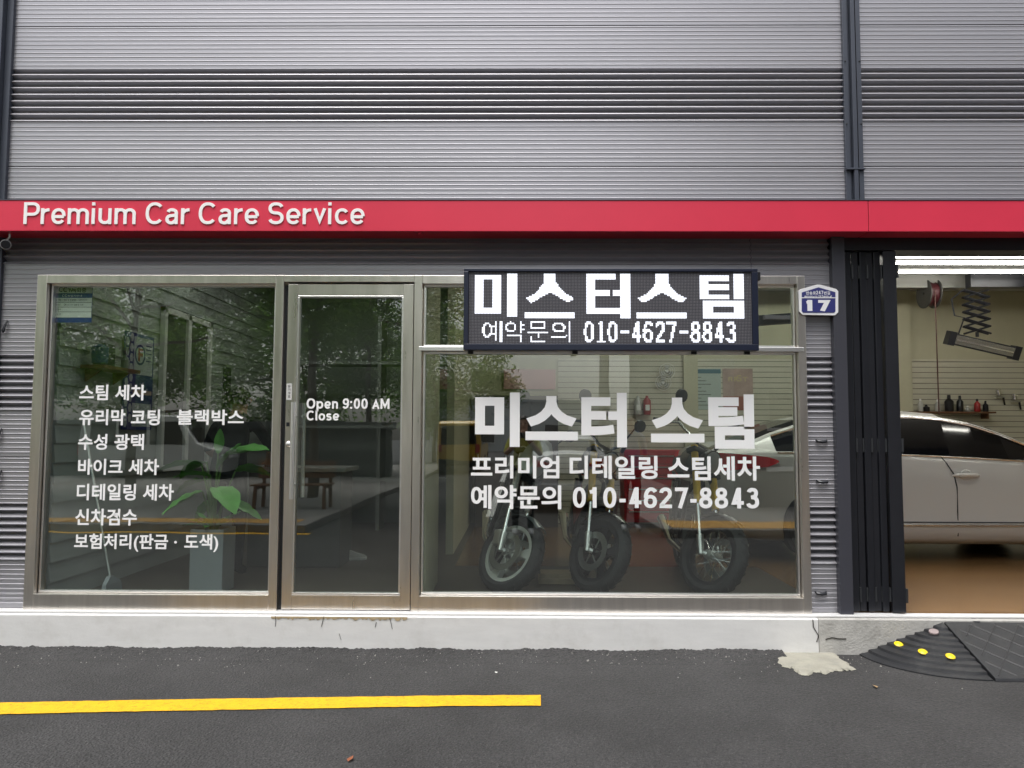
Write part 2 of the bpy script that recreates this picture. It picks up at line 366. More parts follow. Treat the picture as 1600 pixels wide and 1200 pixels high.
# ================================================================== THE GROUND
def grid(x0, x1, y0, y1, nx, ny, fz):
    mb = MB(); vs = [(x0 + (x1 - x0) * i / nx, y0 + (y1 - y0) * j / ny, 0) for j in range(ny + 1) for i in range(nx + 1)]
    vs = [(x, y, fz(x, y)) for x, y, z in vs]
    mb.add(vs, [(j * (nx + 1) + i, j * (nx + 1) + i + 1, (j + 1) * (nx + 1) + i + 1, (j + 1) * (nx + 1) + i) for j in range(ny) for i in range(nx)]); return mb
grid(-150, 150, -250, 60, 4, 4, lambda x, y: 0).build('ground', A, kind='structure')
from mathutils import noise as mnoise
def edge_z(x, y):
    nz = .5 + .5 * mnoise.noise(Vector((x * 2.3, y * 3, 0))) + .35 * mnoise.noise(Vector((x * 11, y * 9, 3)))
    t = max(0, min(1, (y + .42) / .28)); return -.006 + min(1, t * 6) * .0085 + t * t * (.004 + .030 * max(0, nz) + .010 * random.random())
grid(-6.5, PX(1215, -.12), -.42, -.115, 560, 16, edge_z).build('road_edge', A, kind='structure')
gr = MB()
for i in range(900):
    x = random.uniform(-4.2, 3.0); y = -.14 - abs(random.gauss(0, .22)); r_ = random.uniform(.002, .006) * (1.6 if random.random() < .06 else 1); z_ = edge_z(x, y) if -.42 < y and x < 1.8 else 0
    a = random.uniform(0, 3); gr.add([(x + r_ * math.cos(a), y + r_ * math.sin(a), z_), (x + r_ * math.cos(a + 2.1), y + r_ * math.sin(a + 2.1), z_), (x + r_ * math.cos(a + 4.2), y + r_ * math.sin(a + 4.2), z_), (x, y, z_ + r_ * 1.2)], [(0, 1, 3), (1, 2, 3), (2, 0, 3)], 0 if random.random() < .6 else 1)
tag(gr.build('grit', [mat('grit_dark', (.06, .06, .06), .9), mat('grit_pale', (.30, .29, .27), .9)]), 'loose dark and pale grit scattered along the foot of the plinth', 'grit', kind='stuff')
# yellow line
yl = MB(); N = 60; xs0, xs1 = G(-60, 1112).x, G(845, 1096).x
top, bot = [], []
for i in range(N + 1):
    t = i / N; px = -60 + 905 * t
    ya = 1101 - 13.5 * min(1, t * 1.15) ** .8 ; yb = ya + 18 - 1.5 * t
    j = .004
    a = G(px, ya); b = G(px, yb); top.append((a.x, a.y + random.uniform(-j, j), .005)); bot.append((b.x, b.y + random.uniform(-j, j), .005))
yl.add(bot + top, [(i, i + 1, N + 2 + i, N + 1 + i) for i in range(N)])
yl.build('road_marking', YEL, kind='structure')
# cement patch spilled beside the plinth
pp = [(1208, 1018), (1222, 1012), (1250, 1009), (1275, 1010), (1300, 1016), (1312, 1030), (1337, 1047), (1322, 1049), (1300, 1050), (1290, 1054), (1272, 1051), (1262, 1057), (1250, 1055), (1240, 1046), (1222, 1043), (1214, 1033), (1206, 1026)]
cp = MB(); pts = []
for i in range(len(pp)):
    a, b = pp[i], pp[(i + 1) % len(pp)]
    for t in (0, .17, .33, .5, .66, .83):
        pts.append(G(a[0] + (b[0] - a[0]) * t + random.uniform(-3, 3), a[1] + (b[1] - a[1]) * t + random.uniform(-1.2, 1.2)))
c = sum(pts, Vector()) / len(pts); n = len(pts)
cp.add([(p.x, p.y, .003) for p in pts] + [(c.x + (p.x - c.x) * .93, c.y + (p.y - c.y) * .93, .011 + random.uniform(0, .004)) for p in pts] + [(c.x, c.y, .016)],
       [(i, (i + 1) % n, n + (i + 1) % n, n + i) for i in range(n)] + [(n + i, n + (i + 1) % n, 2 * n) for i in range(n)])
cp.build('cement_patch', mat('cement_patch', (.29, .28, .235), .9, 0, .18, 9, None, .6, 60, dirt=((.2, .2, .19), .5, 14)), kind='structure')

# ================================================================== THE SHOP BUILDING
B = thing('shop_building', 'grey corrugated metal car care shop with steel framed glass front', 'building')
XL = PX(2, 0, 480); XTRIM_R = PX(1313, 0, 20); XTRIM_R2 = PX(1340, 0, 20)
MOD = (PZ(40) - PZ(260)); SEAM0 = PZ(260)
def profile(z0, z1):
    """cladding profile (z, y): fine ribs, a band of deep waves, fine ribs, per sheet; y negative = towards the street"""
    pts = []; k0 = math.floor((z0 - SEAM0) / MOD)
    for k in range(k0, k0 + 12):
        zb = SEAM0 + k * MOD
        if zb > z1: break
        fl = MOD * .318; wv = MOD * .375
        def ribs(a, b, n=10):
            st = (b - a) / n
            for i in range(n):
                z = a + i * st
                pts.extend([(z + .001, 0), (z + st * .62, 0), (z + st * .74, -.0021), (z + st * .9, -.0021), (z + st * .99, 0)])
        pts.append((zb + .0015, .012)); pts.append((zb + .004, 0))
        ribs(zb + .006, zb + fl)
        per = wv / 8
        for i in range(8):
            a = zb + fl + i * per
            pts.extend([(a + per * .03, -.010), (a + per * .12, -.008), (a + per * .54, .022), (a + per * .61, .027), (a + per * .68, .024), (a + per * .96, -.006)])
        ribs(zb + fl + wv + .002, zb + MOD - .006)
        pts.append((zb + MOD - .004, 0)); pts.append((zb + MOD - .0015, .012))
    pts = [p for p in pts if z0 < p[0] < z1]
    return [(z0, pts[0][1])] + pts + [(z1, pts[-1][1])]
def clad(x0, x1, z0, z1, name='cladding_panel'):
    pr = profile(z0, z1); mb = MB(); n = len(pr)
    mb.add([(x0, y, z) for z, y in pr] + [(x1, y, z) for z, y in pr], [(i, n + i, n + i + 1, i + 1) for i in range(n - 1)])
    return mb.build(name, CLAD, B)
Z_TOP = 6.2; ZFB, ZFT = PZ(372), PZ(312, -.2)
ZW1 = PZ(431, -.03); ZK = PZ(957)
XW0, XW1 = PX(49, -.03), PX(1262, -.03)
XD0 = PX(1302)                                  # door frame left edge
for k in range(-3, 8):
    za, zb = SEAM0 + k * MOD, SEAM0 + (k + 1) * MOD
    lo, hi = max(za, 3.0), min(zb, Z_TOP)
    if hi - lo > .05:
        clad(XL, XTRIM_R, lo, hi); clad(XTRIM_R2, 9.0, lo, hi)
    lo, hi = max(za, ZK + .012), min(zb, 3.0)
    if hi - lo > .05:
        clad(XL, XW0, lo, min(hi, ZW1)) if lo < ZW1 - .05 else None
        clad(XW1, XD0, lo, min(hi, ZW1)) if lo < ZW1 - .05 else None
    lo = max(za, ZW1)
    if hi - lo > .05 and hi <= 3.0:
        clad(XL, PX(1178), lo, hi); clad(PX(1178) + .003, XD0, lo, hi)
# backing wall (keeps light out), vertical trims
bk = MB(); bk.box(XL - 2, XW0 + .02, .04, .14, ZK, 6.2); bk.box(XW1 - .02, XD0, .04, .14, ZK, 6.2); bk.box(XW0, XD0 - .001, .041, .141, ZW1, 6.2); bk.box(XD0, 9, .041, .141, PZ(388), 6.2)
bk.build('backing_wall', DARK, B)
t = MB(); t.box(XL - .16, XL - .045, -.075, .05, 0.1, 6.2); t.box(XL - .045, XL + .005, -.03, .05, .1, 6.2); t.build('corner_trim', TRIM, B, bevel=.004)
t = MB(); xm = (XTRIM_R + XTRIM_R2) / 2
t.box(XTRIM_R, XTRIM_R + .035, -.03, .03, 3.02, 6.2); t.box(XTRIM_R + .035, xm - .012, -.012, .03, 3.02, 6.2); t.box(xm - .012, xm + .018, -.05, .03, 3.02, 6.2)
t.box(xm + .018, xm + .03, -.012, .03, 3.02, 6.2); t.box(xm + .03, XTRIM_R2, -.035, .03, 3.02, 6.2); t.build('pillar_trim', TRIM, B, bevel=.003)
t = MB(); zj = PZ(267); t.box(XTRIM_R - .003, XTRIM_R2 + .003, -.054, .0, zj - .006, zj + .006); t.build('trim_joint', TRIM, B)
for zz in (PZ(100), PZ(197)):
    for xx in (XTRIM_R + .012, XTRIM_R2 - .012): MB().ring((xx, -.036, zz), (0, -1, 0), 1, [(.0001, .006), (.005, .005), (.007, 0), (.0001, 0)], 8).build('screw', DARK, B)
# small dark cable clips on the cladding
for px, py in ((10, 511), (1, 680), (1, 745), (1283, 689), (1284, 752), (1282, 926)):
    p = P(px, py); mb = MB()
    if px > 100: mb.tube([(p.x - .038, -.004, p.z + .008), (p.x - .03, -.02, p.z - .002), (p.x, -.024, p.z - .006), (p.x + .03, -.02, p.z - .002), (p.x + .038, -.004, p.z + .008)], [.006, .011, .012, .011, .006], 8)
    else: mb.tube([(p.x + .008, -.004, p.z + .05), (p.x + .006, -.02, p.z + .02), (p.x - .004, -.026, p.z - .03), (p.x - .016, -.01, p.z - .04)], [.004, .007, .011, .006], 8)
    mb.build('wall_clip', BLACK, B, True)
# plinth
xk = PX(1272, -.12)
def plinth(x0, x1, m, name):
    mb = MB(); nx = int((x1 - x0) / .03); rings = []
    for i in range(nx + 1):
        x = x0 + (x1 - x0) * i / nx; j = random.uniform(-.0004, .0004); k = random.uniform(-.0005, .0005)
        rings.append([(x, -.122 + j, -.05), (x, -.120 + k, ZK - .012), (x, -.112 + j, ZK - .003 + k), (x, .06, ZK), (x, .06, -.05)])
    return mb.loft(rings).build(name, m, B)
plinth(XL - 1, xk, KERBW, 'plinth'); pc = plinth(xk + .004, 3.75, CONC, 'plinth'); pc['label'] = 'bare unpainted concrete end of the plinth'
box('sill_strip', XL - .3, 7.5, -.095, .0, ZK + .0005, ZK + .012, SILL, B, .002)
crk = mat('crack_dark', (.05, .045, .04), .9)
def crack(pts, r=.0022):
    q = [P(a, b, -.1225) for a, b in pts]; mb = MB(); mb.tube([(p.x, -.1225, p.z) for p in q], r, 4); mb.build('crack', crk, B)
crack([(430, 962), (431, 970), (430, 979)]); crack([(506, 963), (504, 972), (502, 979)]); crack([(588, 972), (586, 980)]); crack([(609, 965), (611, 974), (613, 983)])
crack([(530, 990), (533, 1000)], .0016); crack([(1270, 968), (1271, 980), (1279, 993), (1276, 1003)], .004); crack([(1290, 999), (1300, 996), (1310, 998), (1322, 998)], .004)
stn = mat('rust_stain', (.40, .31, .19), .85, 0, .3, 20)
mb = MB(); xa, xb = PX(430, -.123), PX(640, -.123); nn = 70
up = [(xa + (xb - xa) * i / nn, -.1232, ZK - .009) for i in range(nn + 1)]; dn = [(p[0], -.1232, p[2] - random.choice((.006, .01, .013, .02)) - .006 * math.sin(i * .7) ** 2) for i, p in enumerate(up)]
mb.add(dn + up, [(i, i + 1, nn + 2 + i, nn + 1 + i) for i in range(nn)]); mb.build('stain', stn, B)

# ---- the steel framed shopfront
def frame_bar(x0, x1, z0, z1, parent, name='frame_bar', y0=-.045, y1=.085, m=STEEL, bev=.003): return box(name, x0, x1, y0, y1, z0, z1, m, parent, bev)
GY = .03
def glazed(parent, x0, x1, z0, z1, y=GY):
    """pane with bright glazing beads round it"""
    b = .013
    for (a, c, d, e) in ((x0 - b, x1 + b, z0 - b, z0), (x0 - b, x1 + b, z1, z1 + b), (x0 - b, x0, z0, z1), (x1, x1 + b, z0, z1)):
        box('glazing_bead', a, c, y - .028, y + .012, d, e, STEELB, parent, .002)
    mb = MB(); X0, X1, Z0, Z1 = x0 - .006, x1 + .006, z0 - .006, z1 + .006
    mb.add([(X0, y, Z0), (X1, y, Z0), (X1, y, Z1), (X0, y, Z1)], [(0, 1, 2, 3)], 0)
    mb.add([(X0, y + .01, Z0), (X1, y + .01, Z0), (X1, y + .01, Z1), (X0, y + .01, Z1)], [(3, 2, 1, 0)], 1)
    mb.add([(X0, y, Z0), (X1, y, Z0), (X1, y, Z1), (X0, y, Z1), (X0, y + .01, Z0), (X1, y + .01, Z0), (X1, y + .01, Z1), (X0, y + .01, Z1)], [(0, 4, 5, 1), (1, 5, 6, 2), (2, 6, 7, 3), (3, 7, 4, 0)], 1)
    return mb.build('pane', [GLASS, GLBACK], parent)
def part(name):
    o = bpy.data.objects.new(name, None); COL.objects.link(o); o.parent = B; return o
ZB0, ZB1 = ZK + .0125, PZ(930)                   # bottom rail
W1 = part('shop_window'); W3 = part('shop_window'); DR = part('shop_door')
xm1a, xm1b = PX(428), PX(441); xm2a, xm2b = PX(646), PX(658.5)
xr0 = PX(1247)
frame_bar(XW0, XW0 + .072, ZB0, ZW1, W1); frame_bar(xm1a, xm1b, ZB0, ZW1, W1); frame_bar(XW0 + .072, xm1a, ZB0, ZB1, W1, 'bottom_rail'); frame_bar(XW0 + .072, xm1a, ZW1 - .062, ZW1, W1, 'top_rail')
glazed(W1, XW0 + .072 + .02, xm1a - .02, ZB1 + .015, ZW1 - .075)
frame_bar(xm2a, xm2b, ZB0, ZW1, W3); frame_bar(xr0, XW1, ZB0, ZW1, W3); frame_bar(xm2b, xr0, ZB0, ZB1, W3, 'bottom_rail'); frame_bar(xm2b, xr0, ZW1 - .062, ZW1, W3, 'top_rail')
ztr = PZ(545, -.05); frame_bar(xm2b - .02, XW1 - .02, ztr - .016, ztr + .016, W3, 'transom', -.052, .05, STEELB)
glazed(W3, xm2b + .02, xr0 - .018, ZB1 + .015, ztr - .032); glazed(W3, xm2b + .02, xr0 - .018, ztr + .032, ZW1 - .075)
# door
frame_bar(xm1b, xm2a, ZW1 - .05, ZW1, DR, 'door_head', -.042)
xa, xb = PX(447), PX(644.5); xg0, xg1 = PX(465), PX(626); zd0, zd1 = ZB0 + .006, PZ(445.5); zg0, zg1 = PZ(927), PZ(466)
frame_bar(xa, xg0 - .012, zd0, zd1, DR, 'door_stile', -.03, .03); frame_bar(xg1 + .012, xb, zd0, zd1, DR, 'door_stile', -.03, .03)
frame_bar(xg0 - .012, xg1 + .012, zd0, zg0 - .014, DR, 'bottom_rail', -.027, .03); frame_bar(xg0 - .012, xg1 + .012, zg1 + .014, zd1, DR, 'top_rail', -.027, .03)
glazed(DR, xg0, xg1, zg0, zg1, .002)
box('door_gap', xm1b, xa, .0, .03, ZB0, zd1, DARK, DR); box('door_gap', xb, xm2a, .0, .03, ZB0, zd1, DARK, DR); box('door_gap', xa, xb, .0, .03, zd1 + .001, ZW1 - .05, DARK, DR)
p0, p1 = P(457.5, 628, -.09), P(456.5, 780, -.09)
h = MB(); xh = (p0.x + p1.x) / 2
h.tube([(xh, -.09, p1.z), (xh, -.09, p0.z)], .017, 14); h.tube([(xh, -.09, p0.z - .10), (xh, -.028, p0.z - .10)], .009, 10); h.tube([(xh, -.09, p1.z + .10), (xh, -.028, p1.z + .10)], .009, 10)
h.build('door_handle', STEELB, DR, True)
h = MB(); h.tube([(xh + .03, .08, p1.z), (xh + .03, .08, p0.z)], .014, 14); h.tube([(xh + .03, .08, p0.z - .1), (xh + .03, .03, p0.z - .1)], .009, 8); h.build('inner_handle', STEELB, DR, True)
p = P(447.5, 694, -.03); lk = MB(); p.x += .014
lk.ring((p.x, -.031, p.z), (0, -1, 0), 1, [(.0001, .012), (.012, .012), (.02, .006), (.022, 0), (.0001, 0)], 18); lk.build('lock', STEELB, DR, True)
p = P(450, 663, -.03); box('latch_hole', p.x - .012, p.x + .012, -.0325, -.03, p.z - .014, p.z + .014, BLACK, DR)
p = P(452, 612, -.03); st = box('pull_sticker', p.x - .02, p.x + .02, -.0322, -.0302, p.z - .06, p.z + .06, mat('sticker_silver', (.55, .55, .54), .4), DR)
for i, ch in enumerate('당기세요'): text_box('sticker_lettering', ch, p.x - .009, p.x + .009, p.z + .030 - i * .024, p.z + .048 - i * .024, -.0328, BLACK, st, .01)

# vinyl lettering on the glass
vy = GY - .002
for s_, a, b, c, d in (('스팀 세차', 124, 228, 601, 625.5), ('유리막 코팅', 124, 250, 639.5, 664.5), ('블랙박스', 276.5, 381, 640, 664), ('수성 광택', 122, 225, 678, 703), ('바이크 세차', 122, 248.5, 717, 742),
                       ('디테일링 세차', 120, 271.5, 756, 782), ('신차검수', 117.5, 214, 795, 821), ('보험처리(판금 · 도색)', 116, 341, 834, 862)):
    text_px('lettering', s_, a, b, c, d, vy, VINYL, W1, .024, split=True)
for s_, a, b, c, d, bo in (('미스터', 742.3, 979.5, 613.4, 698.5, .045), ('스팀', 1017, 1178.4, 616, 701, .045), ('프리미엄', 735.8, 874, 712, 747.6, .026), ('디테일링', 890, 1027.6, 712, 748.6, .026), ('스팀세차', 1043, 1187.5, 713, 751, .026),
                           ('예약문의', 735.8, 877, 758, 795.4, .026), ('010-4627-8843', 895, 1186, 761.6, 794.8, .02)):
    text_px('lettering', s_, a, b, c, d, vy, VINYL, W3, bo, wt=.175, split=True)
text_px('lettering', 'Open 9:00 AM', 479, 608.5, 622.5, 643, 0.0, VINYL, DR, .024, wt=.18, split=True); text_px('lettering', 'Close', 479, 530, 641.5, 657, 0.0, VINYL, DR, .024, wt=.18, split=True)

# ================================================================== RED FASCIA
FA = thing('fascia_sign', 'long red metal fascia with white raised words across the shop front', 'sign')
xj = PX(1367, -.2)
zb_, zt_ = PZ(361.5, -.2), PZ(313, -.2)
for a, b in ((-6.0, xj - .002), (xj + .002, 8.5)):
    box('fascia_panel', a, b, -.2, .0, zb_, zt_, RED, FA, .004)
box('bounce_shield', -6.0, 8.5, -.204, -.02, zt_ + .0005, zt_ + .006, TRIM, FA)  # unseen dark strip, added to cut red bounce onto the cladding
text_px('lettering', 'Premium Car Care Service', 38, 570, 316.5, 351, -.2005, LETTER, FA, .008, .007, wt=.135, split=True)
mb = MB(); p = P(1166, 313, -.2); mb.ring((p.x, -.17, p.z - .004), (0, -.3, 1), 1, [(.0001, .02), (.015, .014), (.02, 0), (.0001, 0)], 10); mb.build('cable_cap', BLACK, FA, True)
mb = MB(); p = P(655, 362, -.2); mb.ring((p.x, -.17, p.z + .001), (0, 0, -1), 1, [(.0001, .014), (.012, .012), (.016, 0), (.0001, 0)], 10); mb.build('bolt', RED, FA, True)

# ================================================================== LED SIGN
LY = -.13
lx0, lx1, lz0, lz1 = PX(723, LY), PX(1188, LY), PZ(547, LY), PZ(420, LY)
LS = thing('led_sign', 'black framed dot matrix display lit white above the big window', 'sign')
ax0, ax1, az0, az1 = PX(731, LY), PX(1178, LY), PZ(537, LY), PZ(425, LY)
hb = MB(); hb.box(lx0, lx1, LY + .012, -.055, lz0, lz1)
hb.build('housing', NAVY, LS, bevel=.004)
for a, b, c, d in ((lx0, lx1, lz0, az0 - .002), (lx0, lx1, az1 + .002, lz1), (lx0, ax0 - .002, az0 - .002, az1 + .002), (ax1 + .002, lx1, az0 - .002, az1 + .002)):
    box('bezel', a, b, LY - .012, LY + .0118, c, d, NAVY, LS, .003)
box('screen_face', ax0 - .0015, ax1 + .0015, LY + .002, LY + .0115, az0 - .0015, az1 + .0015, LEDBK, LS)
NXL, NYL = 192, 48
lit = set()
def rect(x0, x1, y0, y1):
    for i in range(int(round(x0)), int(round(x1))):
        for j in range(int(round(y0)), int(round(y1))): lit.add((i, j))
def ring_rect(x0, x1, y0, y1, a, b, c, d):
    for i in range(x0, x1):
        for j in range(y0, y1):
            if not (a <= i < b and c <= j < d): lit.add((i, j))
def siot(x0, x1, cx, base):
    for j in range(1, 21):
        for i in range(x0, x1):
            u = abs(i + .5 - cx)
            outer = 4 if j < 6 else 4 + (j - 6) ** 1.22 * .52
            inner = -1 if j < 13 else (j - 13) * 1.75
            if outer + (5 if j > 14 else 0) * ((j - 14) / 6) >= u >= inner and u < (x1 - x0) / 2 - max(0, j - 17) * 1.2: lit.add((i, j))
    rect(x0 - 1, x1, base, base + 4)
ring_rect(4, 22, 2, 28, 10, 16, 5, 24); rect(26, 33, 1, 30)
siot(39, 72, 55.3, 27)
rect(80, 86, 1, 28); rect(80, 100, 1, 5); rect(80, 96, 12, 16); rect(80, 103, 24, 28); rect(98, 103, 12, 16); rect(103, 110, 1, 31)
siot(115, 148, 131.5, 27)
rect(157, 163, 2, 18); rect(157, 177, 2, 6); rect(157, 177, 8, 12); rect(157, 177, 15, 18); rect(180, 187, 1, 18); ring_rect(159, 187, 19, 31, 166, 180, 23, 27)
def raster(body, x0, x1, y0, y1, bold, wt=.16):
    gv, gf, _ = glyph_geo(body, bold, wt, 0); vs = [Vector(v) for v in gv]
    ax, bx = min(v.x for v in vs), max(v.x for v in vs); ay, by = min(v.y for v in vs), max(v.y for v in vs)
    q = [((v.x - ax) / (bx - ax) * (x1 - x0) + x0, y1 - (v.y - ay) / (by - ay) * (y1 - y0)) for v in vs]
    for tr in [(f_[0], f_[k], f_[k + 1]) for f_ in gf for k in range(1, len(f_) - 1)]:
        a, b, c = (q[i] for i in tr); den = (b[1] - c[1]) * (a[0] - c[0]) + (c[0] - b[0]) * (a[1] - c[1])
        if abs(den) < 1e-9: continue
        for i in range(int(min(a[0], b[0], c[0])) - 1, int(max(a[0], b[0], c[0])) + 2):
            for j in range(int(min(a[1], b[1], c[1])) - 1, int(max(a[1], b[1], c[1])) + 2):
                x, y = i + .5, j + .5
                l1 = ((b[1] - c[1]) * (x - c[0]) + (c[0] - b[0]) * (y - c[1])) / den; l2 = ((c[1] - a[1]) * (x - c[0]) + (a[0] - c[0]) * (y - c[1])) / den
                if l1 >= 0 and l2 >= 0 and l1 + l2 <= 1: lit.add((i, j))
for k, ch in enumerate('예약문의'): raster(ch, 9.2 + 15.6 * k, 22.6 + 15.6 * k, 32.6, 47.2, 0.0)
for k, ch in enumerate('010-4627-8843'):
    if ch == '-': rect(78 + 8 * k + 1, 78 + 8 * k + 7, 39, 41)
    elif ch == '1': rect(78 + 8 * k + 3, 78 + 8 * k + 5, 33, 47); lit.add((78 + 8 * k + 2, 34)); rect(78 + 8 * k + 1, 78 + 8 * k + 7, 46, 47)
    else: raster(ch, 78.4 + 8 * k, 85.2 + 8 * k, 32.8, 47.2, .02, .15)
on, off = MB(), MB(); pwx, pwz = (ax1 - ax0) / NXL, (az1 - az0) / NYL
for i in range(NXL):
    for j in range(NYL):
        cx, cz = ax0 + (i + .5) * pwx, az1 - (j + .5) * pwz
        l = (i, j) in lit; r_ = pwx * (.43 if l else .17); mbx = on if l else off
        mbx.add([(cx - r_, LY + .0005, cz - r_), (cx + r_, LY + .0005, cz - r_), (cx + r_, LY + .0005, cz + r_), (cx - r_, LY + .0005, cz + r_)], [(0, 1, 2, 3)])
on.build('lit_dots', LEDW, LS, kind='stuff'); off.build('unlit_dots', LEDD, LS, kind='stuff')
for px in (733, 900, 1090, 1175):
    x = PX(px, LY); box('bracket', x - .02, x + .02, -.055, -.04, lz0 - .02, lz1 + .01, DARK, LS, .002)
box('power_box', lx1 - .002, lx1 + .03, LY + .02, -.06, lz1 - .075, lz1 - .015, BLACK, LS, .004)

# ================================================================== BUILDING NUMBER PLATE
NP = thing('number_plate', 'blue house-shaped building number plate with white 17', 'sign')
def npt(px, py, Y): p = P(px, py, Y); return (p.x, p.z)
outer = [(1254, 492), (1249, 487), (1248, 455), (1251, 452), (1277, 444.5), (1281, 444.5), (1307, 451.5), (1310, 455), (1310, 488), (1305, 493)]
MB().prism([npt(a, b, -.066) for a, b in outer], -.066, -.046).build('plate_border', PLW, NP, bevel=.003)
inner = [(1255, 488.5), (1252.8, 486), (1252.8, 457), (1279, 449), (1305.3, 456.5), (1305.3, 486.5), (1303, 488.5)]
MB().prism([npt(a, b, -.068) for a, b in inner], -.0685, -.0662).build('plate_face', PLBLUE, NP)
p = [npt(1252.5, 465.2, -.069), npt(1305.5, 466.2, -.069)]; box('plate_line', p[0][0], p[1][0], -.0700, -.0688, p[0][1] - .003, p[0][1] + .003, PLW, NP)
text_px('lettering', '반송로247번길', 1259.5, 1297, 454.3, 460.5, -.0695, PLW, NP, .02); text_px('lettering', 'Bansong-ro 247beon-gil', 1257, 1299.5, 461.3, 465, -.0695, PLW, NP, .02)
text_px('lettering', '17', 1259.5, 1298, 468.7, 486.5, -.0695, PLW, NP, .045, wt=.26, split=True)

# ================================================================== CCTV CAMERA under the fascia
CC = thing('security_camera', 'small grey bullet camera hanging under the left end of the fascia', 'camera')
p = P(8, 381, -.12); q = P(15, 361, -.12)
mb = MB(); mb.tube([(p.x + .03, -.12, zb_ + .0), (p.x + .03, -.12, p.z + .05), (p.x + .012, -.12, p.z + .03)], .008, 8); mb.build('bracket', ALU, CC, True)
ax = Vector((.55, -.8, -.2)).normalized(); c = Vector((p.x - .01, -.10, p.z))
mb = MB(); mb.tube([c - ax * .07, c - ax * .06, c + ax * .05, c + ax * .075], [.022, .033, .036, .036], 16); mb.build('body', mat('cam_grey', (.36, .36, .37), .4), CC, True)
mb = MB(); mb.ring(c + ax * .0755, ax, 1, [(.0001, .0), (.03, .0), (.03, .004), (.0001, .004)], 16); mb.build('lens', BLACK, CC, True)

# ================================================================== CCTV NOTICE on the glass
NT = thing('cctv_notice', 'white and blue cctv notice stuck inside the top corner of the left pane', 'notice')
ny = GY + .012
def nb(a, b, c, d, y, m, name): p, q = P(a, d, y), P(b, c, y); return box(name, p.x, q.x, y, y + .002, p.z, q.z, m, NT)
NB = mat('notice_blue', (.03, .07, .26), .5); NWH = mat('notice_white', (.85, .85, .78), .6); INK = mat('notice_ink', (.03, .03, .03), .6)
nb(79, 145, 446, 504, ny + .003, NB, 'sheet'); nb(81, 144, 447, 458, ny, NWH, 'header'); nb(80.5, 143.5, 465.5, 496, ny, NWH, 'table')
text_px('lettering', 'CCTV녹화중', 92, 135, 448.5, 457, ny - .001, INK, NT, .02); text_px('lettering', 'CCTV 설치안내', 97, 128, 460, 464, ny + .002, NWH, NT, .01)
for k, (l, r) in enumerate((('목 적', '범죄 및 화재예방, 시설안전관리'), ('촬영시간', '24시간 연속 촬영 및 녹화'), ('촬영범위', ''), ('책 임 자', ''))):
    y0 = 467 + 7.4 * k; text_px('lettering', l, 84, 95, y0, y0 + 3.4, ny - .001, INK, NT)
    if r: text_px('lettering', r, 100, 136 if k == 0 else 130, y0, y0 + 3.4, ny - .001, INK, NT)
    if k: nb(81, 143, y0 - 2.2, y0 - 1.7, ny - .0005, INK, 'rule')

# ================================================================== THE ROOM INSIDE
FZ = .258; YB = 5.5; XLW = PX(74, .05); XRW = 7.6; CZ = 3.62
box('office_floor', XLW - .1, -.62, .05, YB, FZ - .1, FZ, FLOORD, kind='structure'); box('dim_floor', -.62, 2.28, .05, 1.9, FZ - .1, FZ, FLOORD, kind='structure')  # floor behind the big pane coloured dark for the weaker light there
box('garage_floor', 2.28, XRW, .05, 1.9, FZ - .1, FZ + .001, FLOORB, kind='structure'); box('garage_floor', -.62, XRW, 1.9, YB, FZ - .1, FZ + .001, FLOORB, kind='structure')
box('ceiling', XLW - .1, XRW, .142, YB, CZ, CZ + .1, CEIL, kind='structure')
box('garage_back_wall', -.7, XRW, YB, YB + .1, FZ - .05, CZ, CREAM, kind='structure'); box('garage_side_wall', XRW, XRW + .1, .05, YB, FZ - .05, CZ, CREAM, kind='structure')
box('office_back_wall', XLW - .1, -.7, YB, YB + .1, FZ - .05, CZ, SIDING, kind='structure')
# slatted display boards: one grooved sheet on the back wall
def slats(x0, x1, z0, z1, y):
    mb = MB(); z = z0; st = .0775
    while z < z1 - .01:
        mb.box(x0, x1, y - .018, y, z + .009, min(z + st, z1), 0); mb.box(x0, x1, y - .006, y, z, z + .009, 1); z += st
    o = mb.build('slat_board', [SLAT, GROOVE], None, kind='stuff'); tag(o, None or 'cream grooved slat board covering the garage back wall behind the car', 'wall panel'); return o
zs1 = PZ(560, YB); slats(.55, XRW - .01, FZ, zs1, YB - .001)
for px in (1418, 1081):
    x = PX(px, YB - .1); o = box('wall_column', x - .10, x + .10, YB - .09, YB - .02, FZ, CZ, CREAM); tag(o, 'cream wall column ' + ('left of the hanging hose' if px == 1418 else 'beside the posters'), 'column')
# left wall with lapped boards
LW = box('office_side_wall', XLW - .12, XLW - .02, .15, YB, FZ - .05, CZ, SIDING, kind='structure')
z = FZ
while z < CZ - .05:
    mb = MB(); zt = min(z + .148, CZ); mb.add([(XLW - .02, .15, z), (XLW + .004, .15, z), (XLW - .012, .15, zt), (XLW - .02, .15, zt), (XLW - .02, YB, z), (XLW + .004, YB, z), (XLW - .012, YB, zt), (XLW - .02, YB, zt)],
        [(0, 1, 2, 3), (7, 6, 5, 4), (1, 5, 6, 2), (0, 4, 5, 1), (3, 2, 6, 7)]); mb.build('board', SIDING, LW); z += .148
o = box('partition_wall', -.78, -.70, .141, 1.08, FZ, CZ, CREAM); tag(o, 'short cream partition just left of the big window', 'wall')
o = box('partition_wall', -.78, -.70, 2.6, YB, FZ, CZ, CREAM); tag(o, 'long cream partition added between office and garage to block the tube light', 'wall')  # added wall, keeps the garage tube light out of the office
